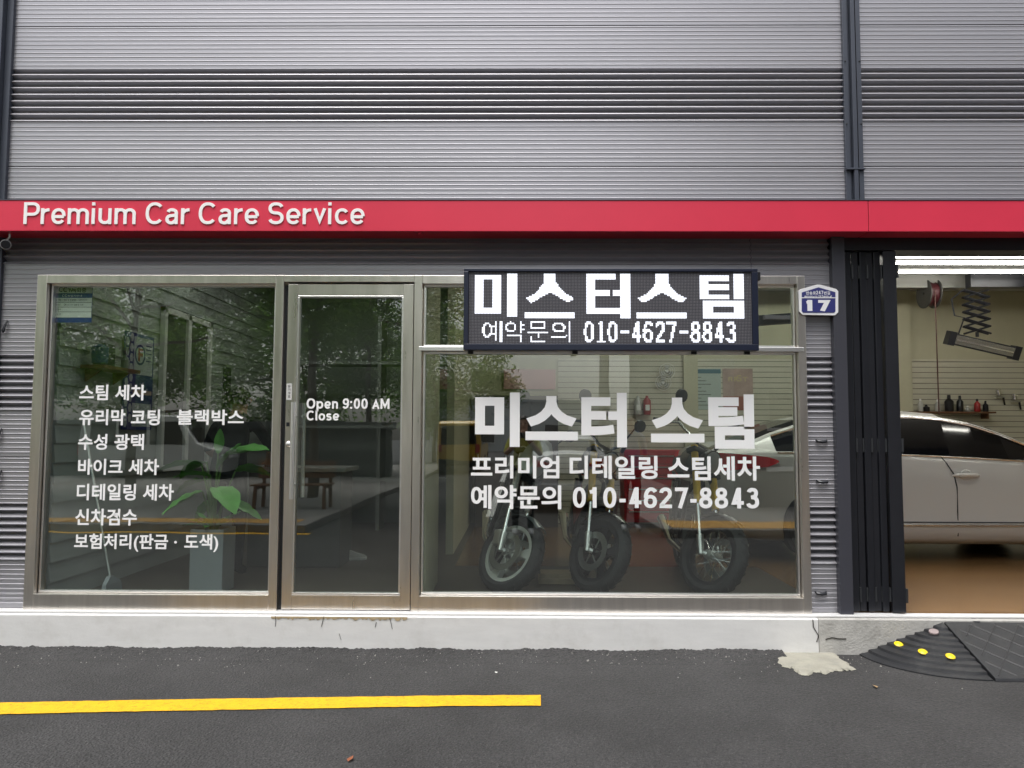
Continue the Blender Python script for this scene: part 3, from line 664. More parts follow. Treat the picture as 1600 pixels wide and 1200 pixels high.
# inner window in the office side wall
IW = thing('inner_window', 'white framed sliding window in the lapped office wall', 'window')
ya, yb_, za, zb2 = 1.75, 2.9, 1.15, 2.75; x = XLW
for (a, b, c, d) in ((ya, yb_, za, za + .06), (ya, yb_, zb2 - .06, zb2), (ya, ya + .06, za, zb2), (yb_ - .06, yb_, za, zb2), (2.28, 2.36, za, zb2)):
    box('window_frame', x, x + .05, a, b, c, d, WHITE, IW, .004)
box('pane', x + .01, x + .02, ya + .05, yb_ - .05, za + .05, zb2 - .05, mat('inner_glass', (.10, .10, .095), .12), IW)
# poster on the office wall
PO = thing('wall_poster', 'blue and white poster with a circled F on the office wall', 'poster')
y0, y1, z0, z1 = 1.07, 1.60, 1.55, 2.42; x = XLW + .008
PBL = mat('poster_blue', (.02, .035, .17), .5); PWH = mat('poster_white', (.46, .49, .52), .5)
box('poster_board', x, x + .012, y0, y1, z0, z1, PBL, PO); xf = x + .0125
box('white_panel', x + .012, xf, y0 + .16, y1 - .02, z0 + .50, z1 - .03, PWH, PO); box('white_panel', x + .012, xf, y0 + .16, y1 - .02, z0 + .03, z0 + .24, PWH, PO)
box('price_strip', x + .012, xf, y0 + .16, y1 - .02, z0 + .32, z0 + .36, mat('poster_pink', (.5, .35, .33), .5), PO)
for i in range(9):
    for j in range(2):
        cy, cz = y0 + .045 + j * .075, z0 + .06 + i * .09 + j * .045; mb = MB(); mb.add([(xf, cy + .033 * math.cos(a * math.pi / 3), cz + .042 * math.sin(a * math.pi / 3)) for a in range(6)], [tuple(range(6))]); mb.build('hexagon', PWH, PO)
mb = MB(); mb.ring((xf + .001, y0 + .27, z1 - .19), (1, 0, 0), 1, [(.075, 0), (.095, 0), (.095, .001), (.075, .001)], 24); mb.build('emblem_ring', PBL, PO)
me = text_data('F', .05); xs = [v.co.x for v in me.vertices]; ys = [v.co.y for v in me.vertices]
for v in me.vertices: u, q, _ = v.co; v.co = (xf + .001, y0 + .235 + (u - min(xs)) * .085 / (max(xs) - min(xs)), z1 - .25 + (q - min(ys)) * .12 / (max(ys) - min(ys)))
me.materials.clear(); me.materials.append(mat('emblem_red', (.25, .03, .06), .5)); o = bpy.data.objects.new('emblem_letter', me); COL.objects.link(o); o.parent = PO
for k in range(5): box('text_line', xf, xf + .0008, y0 + .38, y1 - .04 - .02 * (k % 2), z1 - .10 - k * .035, z1 - .09 - k * .035, PBL, PO)
# shelf with things
SH = thing('wall_shelf', 'small brown wooden shelf on the office wall below the cctv notice', 'shelf'); zz = 2.06
box('board', XLW + .006, XLW + .2, .42, 1.0, zz - .03, zz, WOOD, SH, .003)
for yy in (.5, .92): MB().prism([(0, 0), (.14, .1), (0, .1)], -.01, .01).build('bracket', WOOD, SH).matrix_local = Matrix.Translation((XLW + .006, yy, zz - .13))
o = box('picture_frame', XLW + .04, XLW + .06, .66, .84, zz, zz + .2, mat('frame_dark', (.03, .04, .045), .4), bevel=.004); tag(o, 'dark framed card standing on the office shelf', 'frame')
VA = thing('reed_vase', 'grey diffuser bottle with thin reeds on the office shelf', 'vase', loc=(XLW + .1, .93, zz))
mb = MB(); mb.tube([(0, 0, 0), (0, 0, .08), (0, 0, .1), (0, 0, .13)], [.035, .035, .015, .015], 12); mb.build('bottle', GREYPOT, VA, True)
for a in (-.05, 0, .06): MB().tube([(0, 0, .1), (a * .3, a, .28)], .002, 5).build('reed', WOOD, VA)
mb = MB(); mb.tube([(XLW + .1, .53, zz), (XLW + .1, .53, zz + .02), (XLW + .1, .53, zz + .15), (XLW + .1, .53, zz + .17)], [.03, .06, .065, .03], 14); o = mb.build('blue_canister', mat('blue_tin', (.03, .10, .22), .4), None, True); tag(o, 'round blue canister on the office shelf', 'canister')
o = box('wall_switch_panel', XLW + .005, XLW + .025, 3.35, 3.55, 1.75, 2.3, DARK, bevel=.004); tag(o, 'narrow dark panel on the far part of the office wall', 'panel')

# counter, person leaning on it
CT = thing('counter', 'dark fronted office counter with pale top', 'counter'); cy = 1.75
box('counter_front', XLW + .9, -1.7, cy, cy + .5, FZ, FZ + .90, mat('counter_dark', (.10, .10, .10), .5, 0, .1, 3), CT, .005); box('counter_top', XLW + .85, -1.65, cy - .05, cy + .55, FZ + .9, FZ + .94, mat('counter_top', (.33, .33, .32), .4), CT, .005)

def person(name, label, J, E, colors, hair_style='short', loc=(0, 0, 0), rotz=0, face=True):
    """J: joint -> (x,y,z,radius), E: list of (a,b,material key); the figure faces local -y"""
    names = list(J); idx = {k: i for i, k in enumerate(names)}
    me = bpy.data.meshes.new(name); me.from_pydata([J[k][:3] for k in names], [(idx[a], idx[b]) for a, b, _ in E], [])
    o = bpy.data.objects.new(name, me); COL.objects.link(o)
    sk = o.modifiers.new('skin', 'SKIN'); sk.use_smooth_shade = True
    for k in names:
        d = me.skin_vertices[0].data[idx[k]]; r = J[k][3]; d.radius = (r, r) if not isinstance(r, tuple) else r; d.use_root = (k == 'pelvis')
    sb = o.modifiers.new('sub', 'SUBSURF'); sb.levels = 2; sb.render_levels = 2
    dg = bpy.context.evaluated_depsgraph_get(); m2 = bpy.data.meshes.new_from_object(o.evaluated_get(dg)); bpy.data.objects.remove(o)
    keys = list(colors); m2.materials.clear()
    for k in keys: m2.materials.append(colors[k])
    segs = [(Vector(J[a][:3]), Vector(J[b][:3]), k) for a, b, k in E]
    for f in m2.polygons:
        c = f.center; best = None
        for a, b, k in segs:
            d = b - a; t = max(0, min(1, (c - a).dot(d) / max(d.length_squared, 1e-9))); q = (c - (a + d * t)).length
            if best is None or q < best[0]: best = (q, k)
        f.material_index = keys.index(best[1]); f.use_smooth = True
    root = thing(name, label, 'person', loc=loc, rot=(0, 0, rotz))
    ob = bpy.data.objects.new('body', m2); COL.objects.link(ob); ob.parent = root
    hd = Vector(J['head'][:3]); n = 18; mb = MB()
    for i in range(7):                                   # hair cap
        pass
    rings = []
    for i in range(8):
        a = math.pi / 2 * i / 7.0; rr = math.sin(a) if i else .001
        lowr = []
        for k in range(n):
            b = 2 * math.pi * k / n; front = max(0, -math.sin(b)); zcut = 1 - .55 * front
            ang = a * (1.25 if front < .2 else 1.25 * zcut); lowr.append(hd + Vector((math.sin(ang) * .092 * math.cos(b), math.sin(ang) * .112 * math.sin(b) + .012, math.cos(ang) * .125 + .02)))
        rings.append(lowr)
    mb.loft(rings, True, False); mb.build('hair', HAIR, root, True)
    if face:
        for sx in (-1, 1):
            MB().tube([hd + Vector((sx * .034, -.094, .012)), hd + Vector((sx * .034, -.102, .012))], .011, 8).build('eye', HAIR, root)
            MB().tube([hd + Vector((sx * .09, .0, -.01)), hd + Vector((sx * .098, .012, .005)), hd + Vector((sx * .092, .014, .03))], [.008, .014, .008], 8).build('ear', SKIN, root, True)
        MB().tube([hd + Vector((0, -.10, .02)), hd + Vector((0, -.118, -.018)), hd + Vector((0, -.104, -.026))], [.006, .012, .008], 8).build('nose', SKIN, root, True)
        MB().tube([hd + Vector((-.024, -.094, -.052)), hd + Vector((0, -.101, -.053)), hd + Vector((.024, -.094, -.052))], .005, 6).build('mouth', mat('lips', (.35, .13, .11), .5), root, True)
    return root
def hand(J, E, key, wrist, pdir, side, curl, k):
    """palm plus five bent fingers; pdir = direction of the fingers, side = towards the thumb, curl = bend direction"""
    w_ = Vector(J[wrist][:3]); pdir = Vector(pdir).normalized(); side = Vector(side).normalized(); curl = Vector(curl).normalized()
    J[key + 'palm'] = (*(w_ + pdir * .05), .03); E.append((wrist, key + 'palm', k)); pm = w_ + pdir * .085
    for i, (off, ln) in enumerate(((.030, .070), (.010, .080), (-.010, .074), (-.029, .058))):
        a = pm + side * off; b = a + pdir * ln * .5 + curl * ln * .15; c_ = b + pdir * ln * .25 + curl * ln * .45
        for nm, q, r in (('a', a, .0105), ('b', b, .0095), ('c', c_, .0085)): J[key + 'f%d%s' % (i, nm)] = (*q, r)
        E += [(key + 'palm', key + 'f%da' % i, k), (key + 'f%da' % i, key + 'f%db' % i, k), (key + 'f%db' % i, key + 'f%dc' % i, k)]
    a = w_ + pdir * .035 + side * .038; b = a + pdir * .035 + side * .022 + curl * .008; J[key + 'ta'] = (*a, .012); J[key + 'tb'] = (*b, .0095)
    E += [(key + 'palm', key + 'ta', k), (key + 'ta', key + 'tb', k)]
def base_body(lean=0.0, sh=1.45):
    J = {'pelvis': (0, 0, .95, (.15, .115)), 'waist': (0, -lean * .25, 1.10, (.145, .11)), 'chest': (0, -lean * .7, 1.30, (.17, .12)), 'neckb': (0, -lean, sh + .02, .075), 'neck': (0, -lean * 1.1 - .01, sh + .09, .055),
         'head': (0, -lean * 1.2 - .02, sh + .20, (.085, .10)), 'crown': (0, -lean * 1.2 - .01, sh + .29, (.075, .085)),
         'lhip': (.095, 0, .90, .095), 'lknee': (.11, -.02, .50, .065), 'lank': (.115, .02, .09, .045), 'ltoe': (.125, -.14, .04, .042),
         'rhip': (-.095, 0, .90, .095), 'rknee': (-.11, -.02, .50, .065), 'rank': (-.115, .02, .09, .045), 'rtoe': (-.125, -.14, .04, .042),
         'lsh': (.19, -lean * .95, sh - .03, .062), 'rsh': (-.19, -lean * .95, sh - .03, .062)}
    E = [('pelvis', 'waist', 'shirt'), ('waist', 'chest', 'shirt'), ('chest', 'neckb', 'shirt'), ('neckb', 'neck', 'skin'), ('neck', 'head', 'skin'), ('head', 'crown', 'skin'),
         ('pelvis', 'lhip', 'legs'), ('lhip', 'lknee', 'legs'), ('lknee', 'lank', 'legs'), ('lank', 'ltoe', 'shoe'), ('pelvis', 'rhip', 'legs'), ('rhip', 'rknee', 'legs'), ('rknee', 'rank', 'legs'), ('rank', 'rtoe', 'shoe'),
         ('neckb', 'lsh', 'shirt'), ('neckb', 'rsh', 'shirt')]
    return J, E
JEAN = mat('trousers_dark', (.018, .019, .024), .8); BLK = mat('tshirt_black', (.010, .010, .014), .85, 0, .2, 8); SHOE = mat('shoes_white', (.6, .6, .6), .6)
# the man in the office, seen from behind, leaning on the counter with both forearms
J, E = base_body(.22, 1.36)
for s_, sx in (('l', 1), ('r', -1)):
    J[s_ + 'el'] = (sx * .30, -.27, 1.12, .046); J[s_ + 'wr'] = (sx * .20, -.50, .985, .032)
    E += [(s_ + 'sh', s_ + 'el', 'shirt'), (s_ + 'el', s_ + 'wr', 'skin')]; hand(J, E, s_, s_ + 'wr', (-sx * .3, -1, -.05), (-sx, .1, 0), (0, 0, -1), 'skin')
pm = P(348, 700, 1.1)
person('person', 'person in a black t-shirt and dark trousers leaning over the office counter, seen from behind', J, E, {'shirt': BLK, 'skin': SKIN, 'legs': JEAN, 'shoe': BLK}, loc=(pm.x, 1.22, FZ), rotz=math.pi, face=True)

# plant in a tall square pot
pp_ = P(329, 880, .62)
PL = thing('potted_plant', 'large green broad-leaved plant in a tall grey square pot behind the left pane', 'plant', loc=(pp_.x, .66, FZ))
mb = MB(); a, b, hh = .130, .133, .50
mb.loft([[(-a, -a, 0), (a, -a, 0), (a, a, 0), (-a, a, 0)], [(-b, -b, hh), (b, -b, hh), (b, b, hh), (-b, b, hh)], [(-b + .015, -b + .015, hh), (b - .015, -b + .015, hh), (b - .015, b - .015, hh), (-b + .015, b - .015, hh)], [(-b + .02, -b + .02, hh - .04), (b - .02, -b + .02, hh - .04), (b - .02, b - .02, hh - .04), (-b + .02, b - .02, hh - .04)]]).build('pot', GREYPOT, PL, bevel=.004)
STEMM = mat('plant_stem', (.10, .19, .05), .45)
def leaf_blade(base, tip, wid, droop, roll, n=9):
    base, tip = Vector(base), Vector(tip); ax = tip - base; side = ax.cross(Vector((0, 0, 1))).normalized(); side = Matrix.Rotation(roll, 3, ax.normalized()) @ side; nrm = side.cross(ax).normalized()
    L_, R_, C_, = [], [], []
    for i in range(n + 1):
        t_ = i / n; wv = 1.3 * wid * (math.sin(math.pi * min(1, t_ * .93 + .05)) ** .75) * (1 - .25 * t_) ; c_ = base + ax * t_ - Vector((0, 0, 1)) * droop * t_ * t_
        rip = .006 * math.sin(i * 2.3); C_.append(c_); L_.append(c_ + side * wv + nrm * (wv * .35 + rip)); R_.append(c_ - side * wv + nrm * (wv * .35 - rip))
    m_ = MB(); m_.add(L_ + C_ + R_, [(i, i + 1, n + 2 + i, n + 1 + i) for i in range(n)] + [(n + 1 + i, n + 2 + i, 2 * n + 3 + i, 2 * n + 2 + i) for i in range(n)]); return m_
tips = [(-.42, -.02, 1.0, -.12, 1.05, .075, .10), (.10, -.08, 1.08, .50, 1.16, .10, .03), (-.05, -.10, .80, -.30, .66, .075, .03), (.07, -.12, .83, .28, .72, .10, .08), (.02, .0, 1.1, .04, 1.30, .035, .0), (.12, .1, .95, .42, .98, .08, .1), (-.12, .1, 1.02, -.38, .98, .07, .1), (.06, .05, .72, .36, .60, .055, .05), (-.04, .08, .72, -.22, .58, .05, .05), (.02, -.12, .92, -.20, .98, .06, .06), (.05, -.06, .98, .26, 1.22, .07, .04), (-.08, .04, .88, -.34, .84, .07, .07)]
for i, (bx, by, bz, tx, tz, wd, dr) in enumerate(tips):
    if i == 0: bx, tx = -.10, -.44
    by_ = by * 1.2; MB().tube([(bx * .1, by_ * .2, hh - .05), (bx * .4, by_ * .6, (hh + bz) / 2), (bx, by_, bz)], [.011, .009, .006], 7).build('stem', STEMM, PL, True)
    leaf_blade((bx, by_, bz), (tx, by_ * 2.0 - .02, tz), wd, dr, random.uniform(-.5, .5)).build('leaf', LEAFM, PL, True)
for i in range(16):
    a = random.uniform(0, 6.28); r_ = random.uniform(.08, .2); leaf_blade((0.3 * r_ * math.cos(a), .3 * r_ * math.sin(a), hh + .02), (r_ * 1.3 * math.cos(a), r_ * 1.3 * math.sin(a), hh + random.uniform(.03, .16)), .022, .03, 0, 5).build('leaf', LEAFM, PL, True)
# broom leaning near the left pane, white shoe on the floor
BR = thing('broom', 'pale broom leaning on the office wall near the left pane', 'broom')
p, q = P(120, 630, .5), P(152, 752, .5)
MB().tube([(p.x, .55, p.z), (q.x, .45, q.z)], .011, 8).build('handle', ALU, BR, True)
d = Vector((q.x - p.x, -.1, q.z - p.z)).normalized(); e = Vector((q.x, .45, q.z))
MB().tube([e, e + d * .75], .009, 8).build('handle_lower', ALU, BR, True); mb = MB(); mb.M = Matrix.Translation(e + d * .75); mb.loft([[(-.015, -.02, 0), (.015, -.02, 0), (.015, .02, 0), (-.015, .02, 0)], [(0, -.11, -.05), (.03, -.11, -.05), (.03, .11, -.05), (0, .11, -.05)], [(.0, -.13, -.20), (.05, -.13, -.20), (.05, .13, -.20), (.0, .13, -.20)]]); mb.build('bristles', GREYPOT, BR)
def shoe(px, py, z, Y, label):
    t_ = thing('shoe', label, 'shoe', loc=(P(px, py, Y).x, Y, z), rot=(0, 0, .3))
    so_ = MB(); so_.loft([[(x, -w_, 0), (x, w_, 0), (x, w_, .03), (x, -w_, .03)] for x, w_ in ((-.14, .025), (-.11, .04), (0, .038), (.08, .05), (.13, .035), (.15, .012))]); so_.build('sole', SHOE, t_, bevel=.004)
    up_ = MB(); up_.loft([[(x, -w_, .03), (x, w_, .03), (x, w_ * .7, h_), (x, -w_ * .7, h_)] for x, w_, h_ in ((-.135, .022, .09), (-.1, .037, .10), (-.02, .036, .10), (.05, .045, .07), (.12, .033, .05), (.145, .01, .035))]); up_.build('upper', mat('shoe_cloth', (.45, .45, .44), .8), t_, True)
shoe(550, 860, FZ, 2.2, 'white sneaker lying on the floor behind the glass door')
# recessed ceiling lamps in the office, rear pair seen through the door, other four added to brighten the room
LAMPM = mat('downlight_lit', (1, 1, 1), .5, emit=(1, .96, .88), estr=45)
for i, (lx, ly, lb) in enumerate(((PX(518, 3.6), 3.6, 'rear row, left behind the door'), (PX(575, 3.6), 3.6, 'rear row, right behind the door'), (-3.0, 2.2, 'added fill above the poster wall'), (-1.5, 2.2, 'added fill above the counter end'), (-2.9, .95, 'added fill above the potted plant and shelf'), (-1.5, .95, 'added fill just inside the glass door'))):
    d_ = MB(); d_.ring((lx, ly, CZ - .002), (0, 0, -1), 1, [(.0001, .003), (.06, .003), (.06, .0005), (.0001, .0005)], 20); DL = thing('downlight', 'small round lit ceiling lamp in the office, ' + lb, 'lamp', 'office ceiling lamps')
    d_.build('lamp_disc', LAMPM, DL); d_ = MB(); d_.ring((lx, ly, CZ - .001), (0, 0, -1), 1, [(.061, 0), (.078, 0), (.074, .008), (.061, .008)], 20); d_.build('trim_ring', WHITE, DL)
OS = thing('office_shelving', 'grey open shelf frame at the back of the office behind the door', 'shelving'); ys = 4.6
for zz in (.9, 1.6, 2.45): box('shelf_board', -3.0, -.85, ys, ys + .4, zz, zz + .04, SIDING, OS)
for xx in (-3.0, -1.9, -.89): box('upright', xx, xx + .05, ys - .002, ys + .402, FZ, 3.1, SIDING, OS)

# ================================================================== GARAGE: lights, lamp, reel, bottles ...
for k, (y, xa, n_) in enumerate(((2.5, 1.0, 2), (2.95, 1.0, 2), (3.45, 1.0, 2), (1.0, 1.0, 2))):  # last row is added, out of sight, to brighten the car side
    for j in range(n_):
        x0 = xa + j * 2.75; TZ = PZ((401, 411.5, 425, 345)[k], y, 1490); T = thing('tube_light', 'long lit tube lamp on the garage ceiling, %s row, %s' % (('front', 'middle', 'rear', 'unseen added door side')[k], ('over the motorcycles', 'over the car')[j]), 'lamp', 'garage tube lamps')
        box('batten', x0, x0 + 2.6, y - .03, y + .03, TZ + .03, TZ + .075, mat('batten_grey', (.09, .09, .085), .6), T); MB().tube([(x0 + .05, y, TZ), (x0 + 2.55, y, TZ)], .013, 8).build('tube', TUBE, T, True)
        for xx in (x0 + .4, x0 + 2.2): MB().tube([(xx, y, TZ + .1), (xx, y, CZ)], .006, 5).build('hanger_wire', DARK, T)
        for xx in (x0 + .02, x0 + 2.55): box('end_cap', xx, xx + .03, y - .022, y + .022, TZ - .025, TZ + .0295, WHITE, T)
for y in (1.4, 4.2): tag(box('ceiling_beam', -.7, XRW, y, y + .14, CZ - .2, CZ, mat('beam_grey', (.30, .30, .28), .6)), 'grey steel beam under the garage ceiling, ' + ('near the door' if y < 2 else 'near the back wall'), 'beam')
IRY = 3.9
IR = thing('curing_lamp', 'infrared drying lamp hanging on a black scissor arm over the silver car', 'lamp')
a, b = P(1512, 428, IRY), P(1640, 450, IRY); box('rail', a.x, b.x + .5, IRY - .06, IRY + .06, b.z, a.z, BLACK, IR, .004); box('hanger', a.x + .3, a.x + .36, IRY - .03, IRY + .03, a.z, CZ - .2, BLACK, IR)
xs_, zt0, zb0 = PX(1533, IRY), PZ(452, IRY), PZ(520, IRY); n_ = 6
for k in range(n_):
    z1_ = zt0 + (zb0 - zt0) * k / n_; z2_ = zt0 + (zb0 - zt0) * (k + 1) / n_; hw = .155
    for sy in (-.03, .03):
        MB().tube([(xs_ - hw, IRY + sy, z1_), (xs_ + hw, IRY + sy, z2_)], .012, 6).build('scissor_bar', BLACK, IR); MB().tube([(xs_ + hw, IRY + sy * .5, z1_), (xs_ - hw, IRY + sy * .5, z2_)], .012, 6).build('scissor_bar', BLACK, IR)
MB().tube([(xs_, IRY, zb0 + .02), (xs_, IRY, zb0 - .04)], .02, 8).build('swivel', BLACK, IR)
mb = MB(); mb.M = Matrix.Translation((PX(1537, IRY), IRY - .05, PZ(539, IRY))) @ Matrix.Rotation(rad(13), 4, 'Y') @ Matrix.Rotation(rad(12), 4, 'X')
mb.box(-.40, .40, -.05, .06, -.07, .07, 0); mb.box(-.36, .36, -.056, -.0505, -.055, .055, 1); mb.box(-.44, -.36, -.06, .065, -.085, .085, 2); mb.box(.36, .44, -.06, .065, -.085, .085, 2); mb.box(-.35, .35, -.062, -.057, -.008, .008, 3)
mb.build('lamp_head', [DARK, mat('reflector', (.32, .32, .30), .25, .8), BLACK, CHROME], IR, bevel=.004)
MB().tube([(xs_ - .16, IRY, zt0), (xs_ - .30, IRY, zt0 - .12), (xs_ - .27, IRY, zt0 - .32), (xs_ - .15, IRY, zb0 + .2), (xs_ - .22, IRY, zb0 + .02), (xs_ - .25, IRY, zb0 - .1)], .010, 6).build('cable', BLACK, IR, True)
HR = thing('hose_reel', 'ceiling hose reel with a red hose hanging straight down', 'hose reel'); hy = 4.3; hx, hz = PX(1458, hy), PZ(458, hy)
MB().ring((hx - .06, hy, hz), (1, 0, 0), 1, [(.02, 0), (.19, 0), (.19, .015), (.02, .015)], 26).build('reel_disc', mat('reel_grey', (.05, .05, .046), .5), HR); MB().ring((hx + .07, hy, hz), (1, 0, 0), 1, [(.02, 0), (.19, 0), (.19, .015), (.02, .015)], 26).build('reel_disc', mat('reel_grey', (.05, .05, .046), .5), HR)
MB().ring((hx - .045, hy, hz), (1, 0, 0), 1, [(.05, 0), (.155, 0), (.165, .03), (.155, .06), (.165, .09), (.155, .115), (.05, .115)], 26).build('coiled_hose', mat('hose_red', (.06, .008, .012), .5), HR, True)
box('reel_bracket', hx - .02, hx + .02, hy - .03, hy + .03, hz + .15, CZ, DARK, HR); MB().tube([(hx, hy - .16, hz), (hx, hy - .16, PZ(650, hy))], .008, 8).build('hose', mat('hose_brown', (.07, .022, .014), .5), HR, True)
# second lamp, seen through the upper pane at its right end
LH = thing('curing_lamp', 'second dark lamp hanging behind the upper pane, right of the display', 'lamp'); p = P(1214, 499, 2.2)
mb = MB(); mb.M = Matrix.Translation(p) @ Matrix.Rotation(rad(-4), 4, 'Y'); mb.box(-.20, .75, -.05, .05, -.05, .05, 0); mb.box(-.25, -.20, -.06, .06, -.065, .065, 1); mb.box(.75, .8, -.06, .06, -.065, .065, 1); mb.build('lamp_head', [DARK, BLACK], LH, bevel=.004)
MB().tube([(p.x + .3, 2.2, p.z), (p.x + .3, 2.25, CZ)], .015, 8).build('arm', DARK, LH)
# shelf with bottles and spray guns
SF = thing('bottle_shelf', 'narrow wooden shelf on the slat board holding car care bottles', 'shelf'); sy_ = YB - .02; zsf = PZ(641, YB - .15)
box('board', PX(1420, sy_ - .15), PX(1555, sy_ - .15), sy_ - .2, sy_, zsf - .025, zsf, WOOD, SF); 
for px in (1440, 1535): xx = PX(px, sy_); box('bracket', xx - .01, xx + .01, sy_ - .16, sy_, zsf - .1, zsf - .025, WOOD, SF)
def bottle(px, hpx, wpx, m, cap, label):
    y = sy_ - .1; s_ = (y + D) / F_PX; hgt, r_ = hpx * s_, wpx * s_ / 2; t_ = thing('spray_bottle' if cap == 's' else 'bottle', label, 'bottle', 'bottles on the garage shelf', loc=(PX(px, y), y, zsf))
    mb = MB(); mb.tube([(0, 0, 0), (0, 0, hgt * .08), (0, 0, hgt * .62), (0, 0, hgt * .78), (0, 0, hgt * .82)], [r_ * .9, r_, r_, r_ * .4, r_ * .36], 12); mb.build('bottle_body', m, t_, True)
    mb = MB(); mb.tube([(0, 0, hgt * .82), (0, 0, hgt)], [r_ * .42, r_ * .34], 10); mb.build('cap', BLACK if cap != 'w' else WHITE, t_, True)
PLB = mat('bottle_black', (.012, .012, .014), .3); PLR = mat('bottle_red', (.35, .02, .02), .35); PLC = mat('bottle_clear', (.45, .45, .42), .3)
for a in ((1440, 20, 8, PLC, 'w', 'white bottle at the left end of the garage shelf'), (1449, 11, 10, PLB, 'b', 'short black jar beside the white bottle on the shelf'), (1467, 19, 8, PLC, 'w', 'pale bottle left of the big black bottle on the shelf'), (1485, 26, 13, PLB, 'b', 'largest black bottle on the garage shelf'),
          (1502, 25, 10, PLB, 'b', 'second black bottle, right of the largest one'), (1529, 20, 9, PLR, 'b', 'red bottle with black cap on the garage shelf'), (1542, 17, 8, PLB, 'b', 'small black bottle at the right end of the garage shelf'), (1514, 9, 7, PLC, 'w', 'short clear jar between black and red bottles')): bottle(*a)
for px, py in ((1563, 620), (1588, 627)):
    p = P(px, py, YB - .08); t_ = thing('spray_gun', 'metal paint spray gun hanging on the slat board, ' + ('left of two' if px < 1570 else 'right of two'), 'spray gun', loc=p)
    MB().tube([(-.03, 0, .10), (-.02, 0, .02)], [.035, .03], 10).build('cup', CHROME, t_, True); MB().tube([(-.07, 0, 0), (.06, 0, 0)], [.013, .018], 8).build('barrel', ALU, t_, True); MB().tube([(.04, 0, 0), (.06, 0, -.12)], [.014, .012], 8).build('grip', DARK, t_, True); MB().tube([(0, .005, .0), (0, .06, .03)], .004, 6).build('hook', ALU, t_, True)
# things on the back wall seen through the big pane
o = thing('wall_poster', 'white and teal notice poster on the slat board', 'poster'); p, q = P(1083, 640, YB - .03), P(1126, 576, YB - .03)
box('sheet', p.x, q.x, YB - .03, YB - .022, p.z, q.z, mat('poster_tealwhite', (.42, .50, .46), .6), o); box('title_band', p.x, q.x, YB - .032, YB - .0302, q.z - .07, q.z - .01, mat('poster_teal', (.05, .15, .19), .6), o)
for k in range(9): box('text_line', p.x + .03, p.x + .12 + .07 * ((k * 7) % 3), YB - .0315, YB - .0302, q.z - .13 - k * .05, q.z - .122 - k * .05, DARK, o)
o = thing('wall_poster', 'pinkish poster with the word FIRST on the slat board', 'poster'); p, q = P(1130, 641, YB - .03), P(1176, 576, YB - .03)
box('sheet', p.x, q.x, YB - .03, YB - .022, p.z, q.z, mat('poster_pinkish', (.42, .31, .27), .6, 0, .25, 5), o); text_px('lettering', 'FIRST', 1138, 1168, 586, 596, YB - .0315, mat('poster_gold', (.55, .47, .25), .6), o, .02)
box('lower_panel', p.x, q.x, YB - .032, YB - .0302, p.z, p.z + .2, mat('poster_red', (.36, .13, .09), .6), o)
SC = thing('cabinet_stand_in', 'dark brown cabinet shape standing in for a dark area behind the left motorcycle', 'cabinet'); y = YB - .5; a, b = PX(742, y), PX(872, y); zt0 = PZ(618, y)  # added dark mass for an unclear area, lets the reflection show
box('carcass', a, b, y, YB - .03, FZ + .002, zt0, mat('cabinet_brown', (.055, .042, .036), .5, 0, .15, 3), SC, .006)
for k in range(3): xx = a + (b - a) * k / 3; box('cabinet_door', xx + .01, xx + (b - a) / 3 - .01, y - .02, y - .0005, FZ + .05, zt0 - .05, MATS['cabinet_brown'], SC, .004); box('handle', xx + .04, xx + .055, y - .04, y - .0205, 1.1, 1.25, ALU, SC)
PINK = mat('board_pink', (.62, .32, .34), .6)
for i, (pa, pb) in enumerate(((680, 704), (787, 868))):
    yy = YB - .05; p, q = P(pa, 608, yy), P(pb, 577, yy); o = thing('pink_board', ('small' if i == 0 else 'wide') + ' plain pink board on the back wall, ' + ('left of the wide one' if i == 0 else 'above the left motorcycle'), 'board')
    box('panel', p.x, q.x, yy, yy + .02, p.z, q.z, PINK, o, .003); box('backing', p.x + .02, q.x - .02, yy + .0201, YB - .0005, p.z + .02, q.z - .02, WHITE, o)
TC = thing('tool_chest', 'red drawer tool chest against the garage back wall behind the motorcycles', 'tool chest'); y = YB - .55; a, b = PX(975, y), PX(1066, y); zt0 = PZ(702, y)
box('carcass', a, b, y, y + .5, FZ + .08, zt0, CHEST, TC, .008)
for k in range(6): zz = FZ + .12 + k * (zt0 - FZ - .16) / 6; box('drawer', a + .03, b - .03, y - .015, y - .001, zz, zz + (zt0 - FZ - .16) / 6 - .015, CHEST, TC, .004); box('drawer_pull', a + .06, b - .06, y - .028, y - .0155, zz + .1, zz + .115, ALU, TC)
for k in (a + .06, b - .06): MB().ring((k, y + .1, FZ + .045), (1, 0, 0), 1, [(.01, -.015), (.044, -.015), (.044, .015), (.01, .015)], 14).build('castor', TYRE, TC)
for px, m_, lb in ((997, PLC, 'pale canister on the wall bracket left of the red one'), (1011, PLR, 'red canister on the slat board above the tool chest')):
    p = P(px, 648, YB - .1); t_ = thing('canister', lb, 'canister', loc=p); mb = MB(); mb.tube([(0, 0, 0), (0, 0, .02), (0, 0, .2), (0, 0, .25), (0, 0, .27)], [.045, .055, .055, .02, .02], 14); mb.build('can', m_, t_, True); box('label_patch', -.03, .03, -.0575, -.0555, .06, .14, WHITE, t_)
